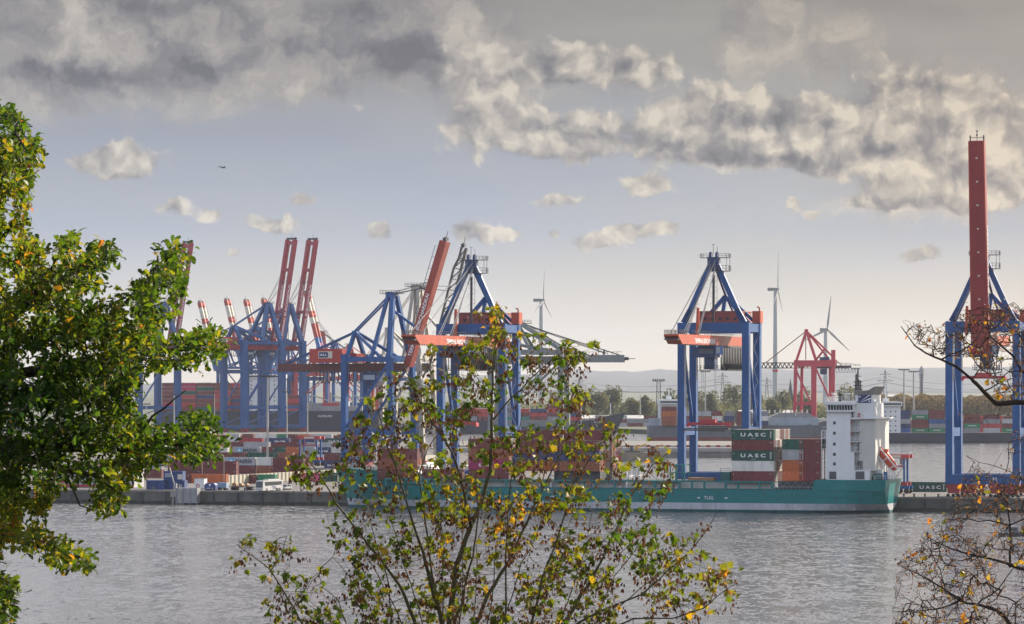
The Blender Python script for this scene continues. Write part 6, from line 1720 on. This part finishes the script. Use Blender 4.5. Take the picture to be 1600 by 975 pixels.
for (p, d) in ends:
    yel = mnoise.noise(Vector((p.x * .8, p.z * .8, 1))) * .6 + mnoise.noise(Vector((p.x * 3, p.y * 3, p.z * 3))) * .35
    for _ in range(rng.integers(7, 11)):
        dr = d.normalized() * .35 + Vector(rng.normal(size=3)) * .8
        q = p + Vector(rng.normal(size=3)) * .045
        t_ = min(1, max(0, .32 + .6 * yel + rng.normal() * .16 + (.35 if rng.uniform() < .05 else 0)))
        lv.add(OAK, q, dr, Vector((0, 0, 1)) + Vector(rng.normal(size=3)) * .6, rng.uniform(.07, .125), t_, 0, rng.uniform(.05, .4))
OLM = leaf_mat('oak_leaf', [(0, (.016, .045, .008)), (.3, (.05, .10, .010)), (.55, (.11, .15, .014)), (.8, (.26, .21, .018)), (1, (.34, .12, .025))], .45, .62)
shape_mesh('crown', lv.V, lv.F, lv.T, [OLM], OT, root)

# --- nearly bare tree at the right edge
YB = 43.0
root = Vector((W(1770, 700, YB).x, YB, bank_z(YB) - .2))
BT = empty('bare_tree', root, 0, 'nearly bare dark branches with a few yellow leaves reaching in from the right edge', 'tree')
RL = [([root, Vector((root.x, YB, root.z + 6)), W(1765, 1000, YB), W(1760, 640, YB), W(1720, 430, YB)], .22, .07),
 limb([(1762, 640), (1690, 632), (1640, 628), (1600, 628), (1556, 632), (1538, 612), (1518, 592), (1494, 572), (1472, 562), (1446, 552), (1428, 540), (1416, 522), (1408, 510)], YB, YB - .8, .060, .007),
 limb([(1742, 560), (1660, 590), (1622, 585), (1596, 580), (1584, 560), (1566, 542), (1548, 525), (1540, 500), (1530, 480)], YB, YB + .6, .045, .006), limb([(1596, 580), (1575, 582), (1560, 594)], YB + .2, YB, .015, .006),
 limb([(1758, 700), (1680, 640), (1625, 560), (1590, 520), (1560, 500), (1545, 482)], YB, YB + 1, .04, .006),
 limb([(1760, 900), (1680, 900), (1630, 892), (1590, 888), (1560, 878), (1526, 868), (1490, 858), (1466, 850), (1448, 838)], YB, YB - .5, .050, .007),
 limb([(1578, 886), (1580, 850), (1578, 820), (1574, 780), (1566, 745)], YB - .2, YB, .022, .007), limb([(1578, 822), (1545, 814), (1510, 810), (1488, 812), (1472, 806)], YB - .1, YB - .6, .014, .005), limb([(1578, 820), (1610, 808), (1640, 800)], YB, YB + .3, .014, .006),
 limb([(1764, 1060), (1650, 1010), (1585, 985), (1568, 962), (1545, 948), (1510, 942), (1488, 930), (1462, 912), (1432, 896), (1402, 882)], YB, YB - .9, .055, .006),
 limb([(1500, 938), (1462, 952), (1430, 956), (1396, 956)], YB - .5, YB - .8, .014, .005), limb([(1524, 944), (1560, 920), (1590, 880), (1610, 850)], YB - .4, YB, .014, .005), limb([(1540, 870), (1500, 845), (1460, 850)], YB - .3, YB - .6, .010, .005), limb([(1478, 928), (1470, 890), (1455, 860), (1440, 845)], YB - .6, YB - 1, .010, .005), limb([(1590, 940), (1560, 930), (1545, 915), (1528, 870), (1524, 850)], YB + .2, YB, .014, .005),
 limb([(1600, 745), (1585, 740), (1560, 730), (1530, 722), (1510, 712)], YB + .3, YB, .008, .004), limb([(1660, 760), (1625, 745), (1598, 745)], YB + .3, YB + .3, .02, .008)]
rng = np.random.default_rng(37)
RP1 = [(1402, 500), (1440, 500), (1470, 505), (1490, 490), (1530, 475), (1600, 470), (1640, 470), (1640, 620), (1560, 620), (1520, 560), (1480, 560), (1440, 548)]
RP2 = [(1480, 800), (1520, 720), (1560, 745), (1640, 740), (1640, 1000), (1400, 985), (1390, 960), (1400, 880), (1440, 835)]
RP3 = [(1500, 640), (1560, 640), (1560, 670), (1500, 655)]
at = sample(RP1, 1100, rng, lambda x, y: YB + rng.normal() * .6, -.35, 30, 1.0) + sample(RP2, 2500, rng, lambda x, y: YB + rng.normal() * .8, -.25, 40, 3.0) + sample([(1540, 690), (1640, 640), (1640, 760), (1570, 760)], 60, rng, lambda x, y: YB + rng.normal() * .5) + sample(RP3, 14, rng, lambda x, y: YB)
nodes, par, rad, nl, ends = grow(RL, at, .0029, .10, 2.45, rng, .22, 1.0)
rad = [r * .82 for r in rad]
branch_mesh(nodes, par, rad, 'trunk', M('dark_bark', (.045, .032, .028), .9, var=.4, scale=6, streak=False), BT, root)
lv = Leaves()
for (p, d) in ends:
    u = rng.uniform()
    if u < (.04 if p.z > 36 else .055):
        for _ in range(rng.integers(1, 3)):
            lv.add(OAK if u < .05 else MAPLE, p + Vector(rng.normal(size=3)) * .02, d.normalized() * .4 + Vector(rng.normal(size=3)) * .6 + Vector((0, 0, -.3)), Vector((0, -.4, .7)) + Vector(rng.normal(size=3)) * .5, rng.uniform(.05, .10), min(1, max(0, .72 + rng.normal() * .2)), 0, .3)
    elif u < (.34 if p.z > 36 else .56):
        for _ in range(rng.integers(1, 3)): lv.add(SAMARA, p + Vector(rng.normal(size=3)) * .02, Vector(rng.normal(size=3)) + Vector((0, 0, -1)), Vector(rng.normal(size=3)), rng.uniform(.03, .055), .98 + .02 * rng.uniform(), 0, .2)
shape_mesh('leaf_crown', lv.V, lv.F, lv.T, [leaf_mat('late_leaf', [(0, (.07, .12, .015)), (.5, (.16, .15, .02)), (.75, (.36, .22, .025)), (.96, (.36, .12, .03)), (.97, (.10, .05, .03)), (1, (.14, .06, .04))], .5, .5)], BT, root)
print('containers', _nc[0])
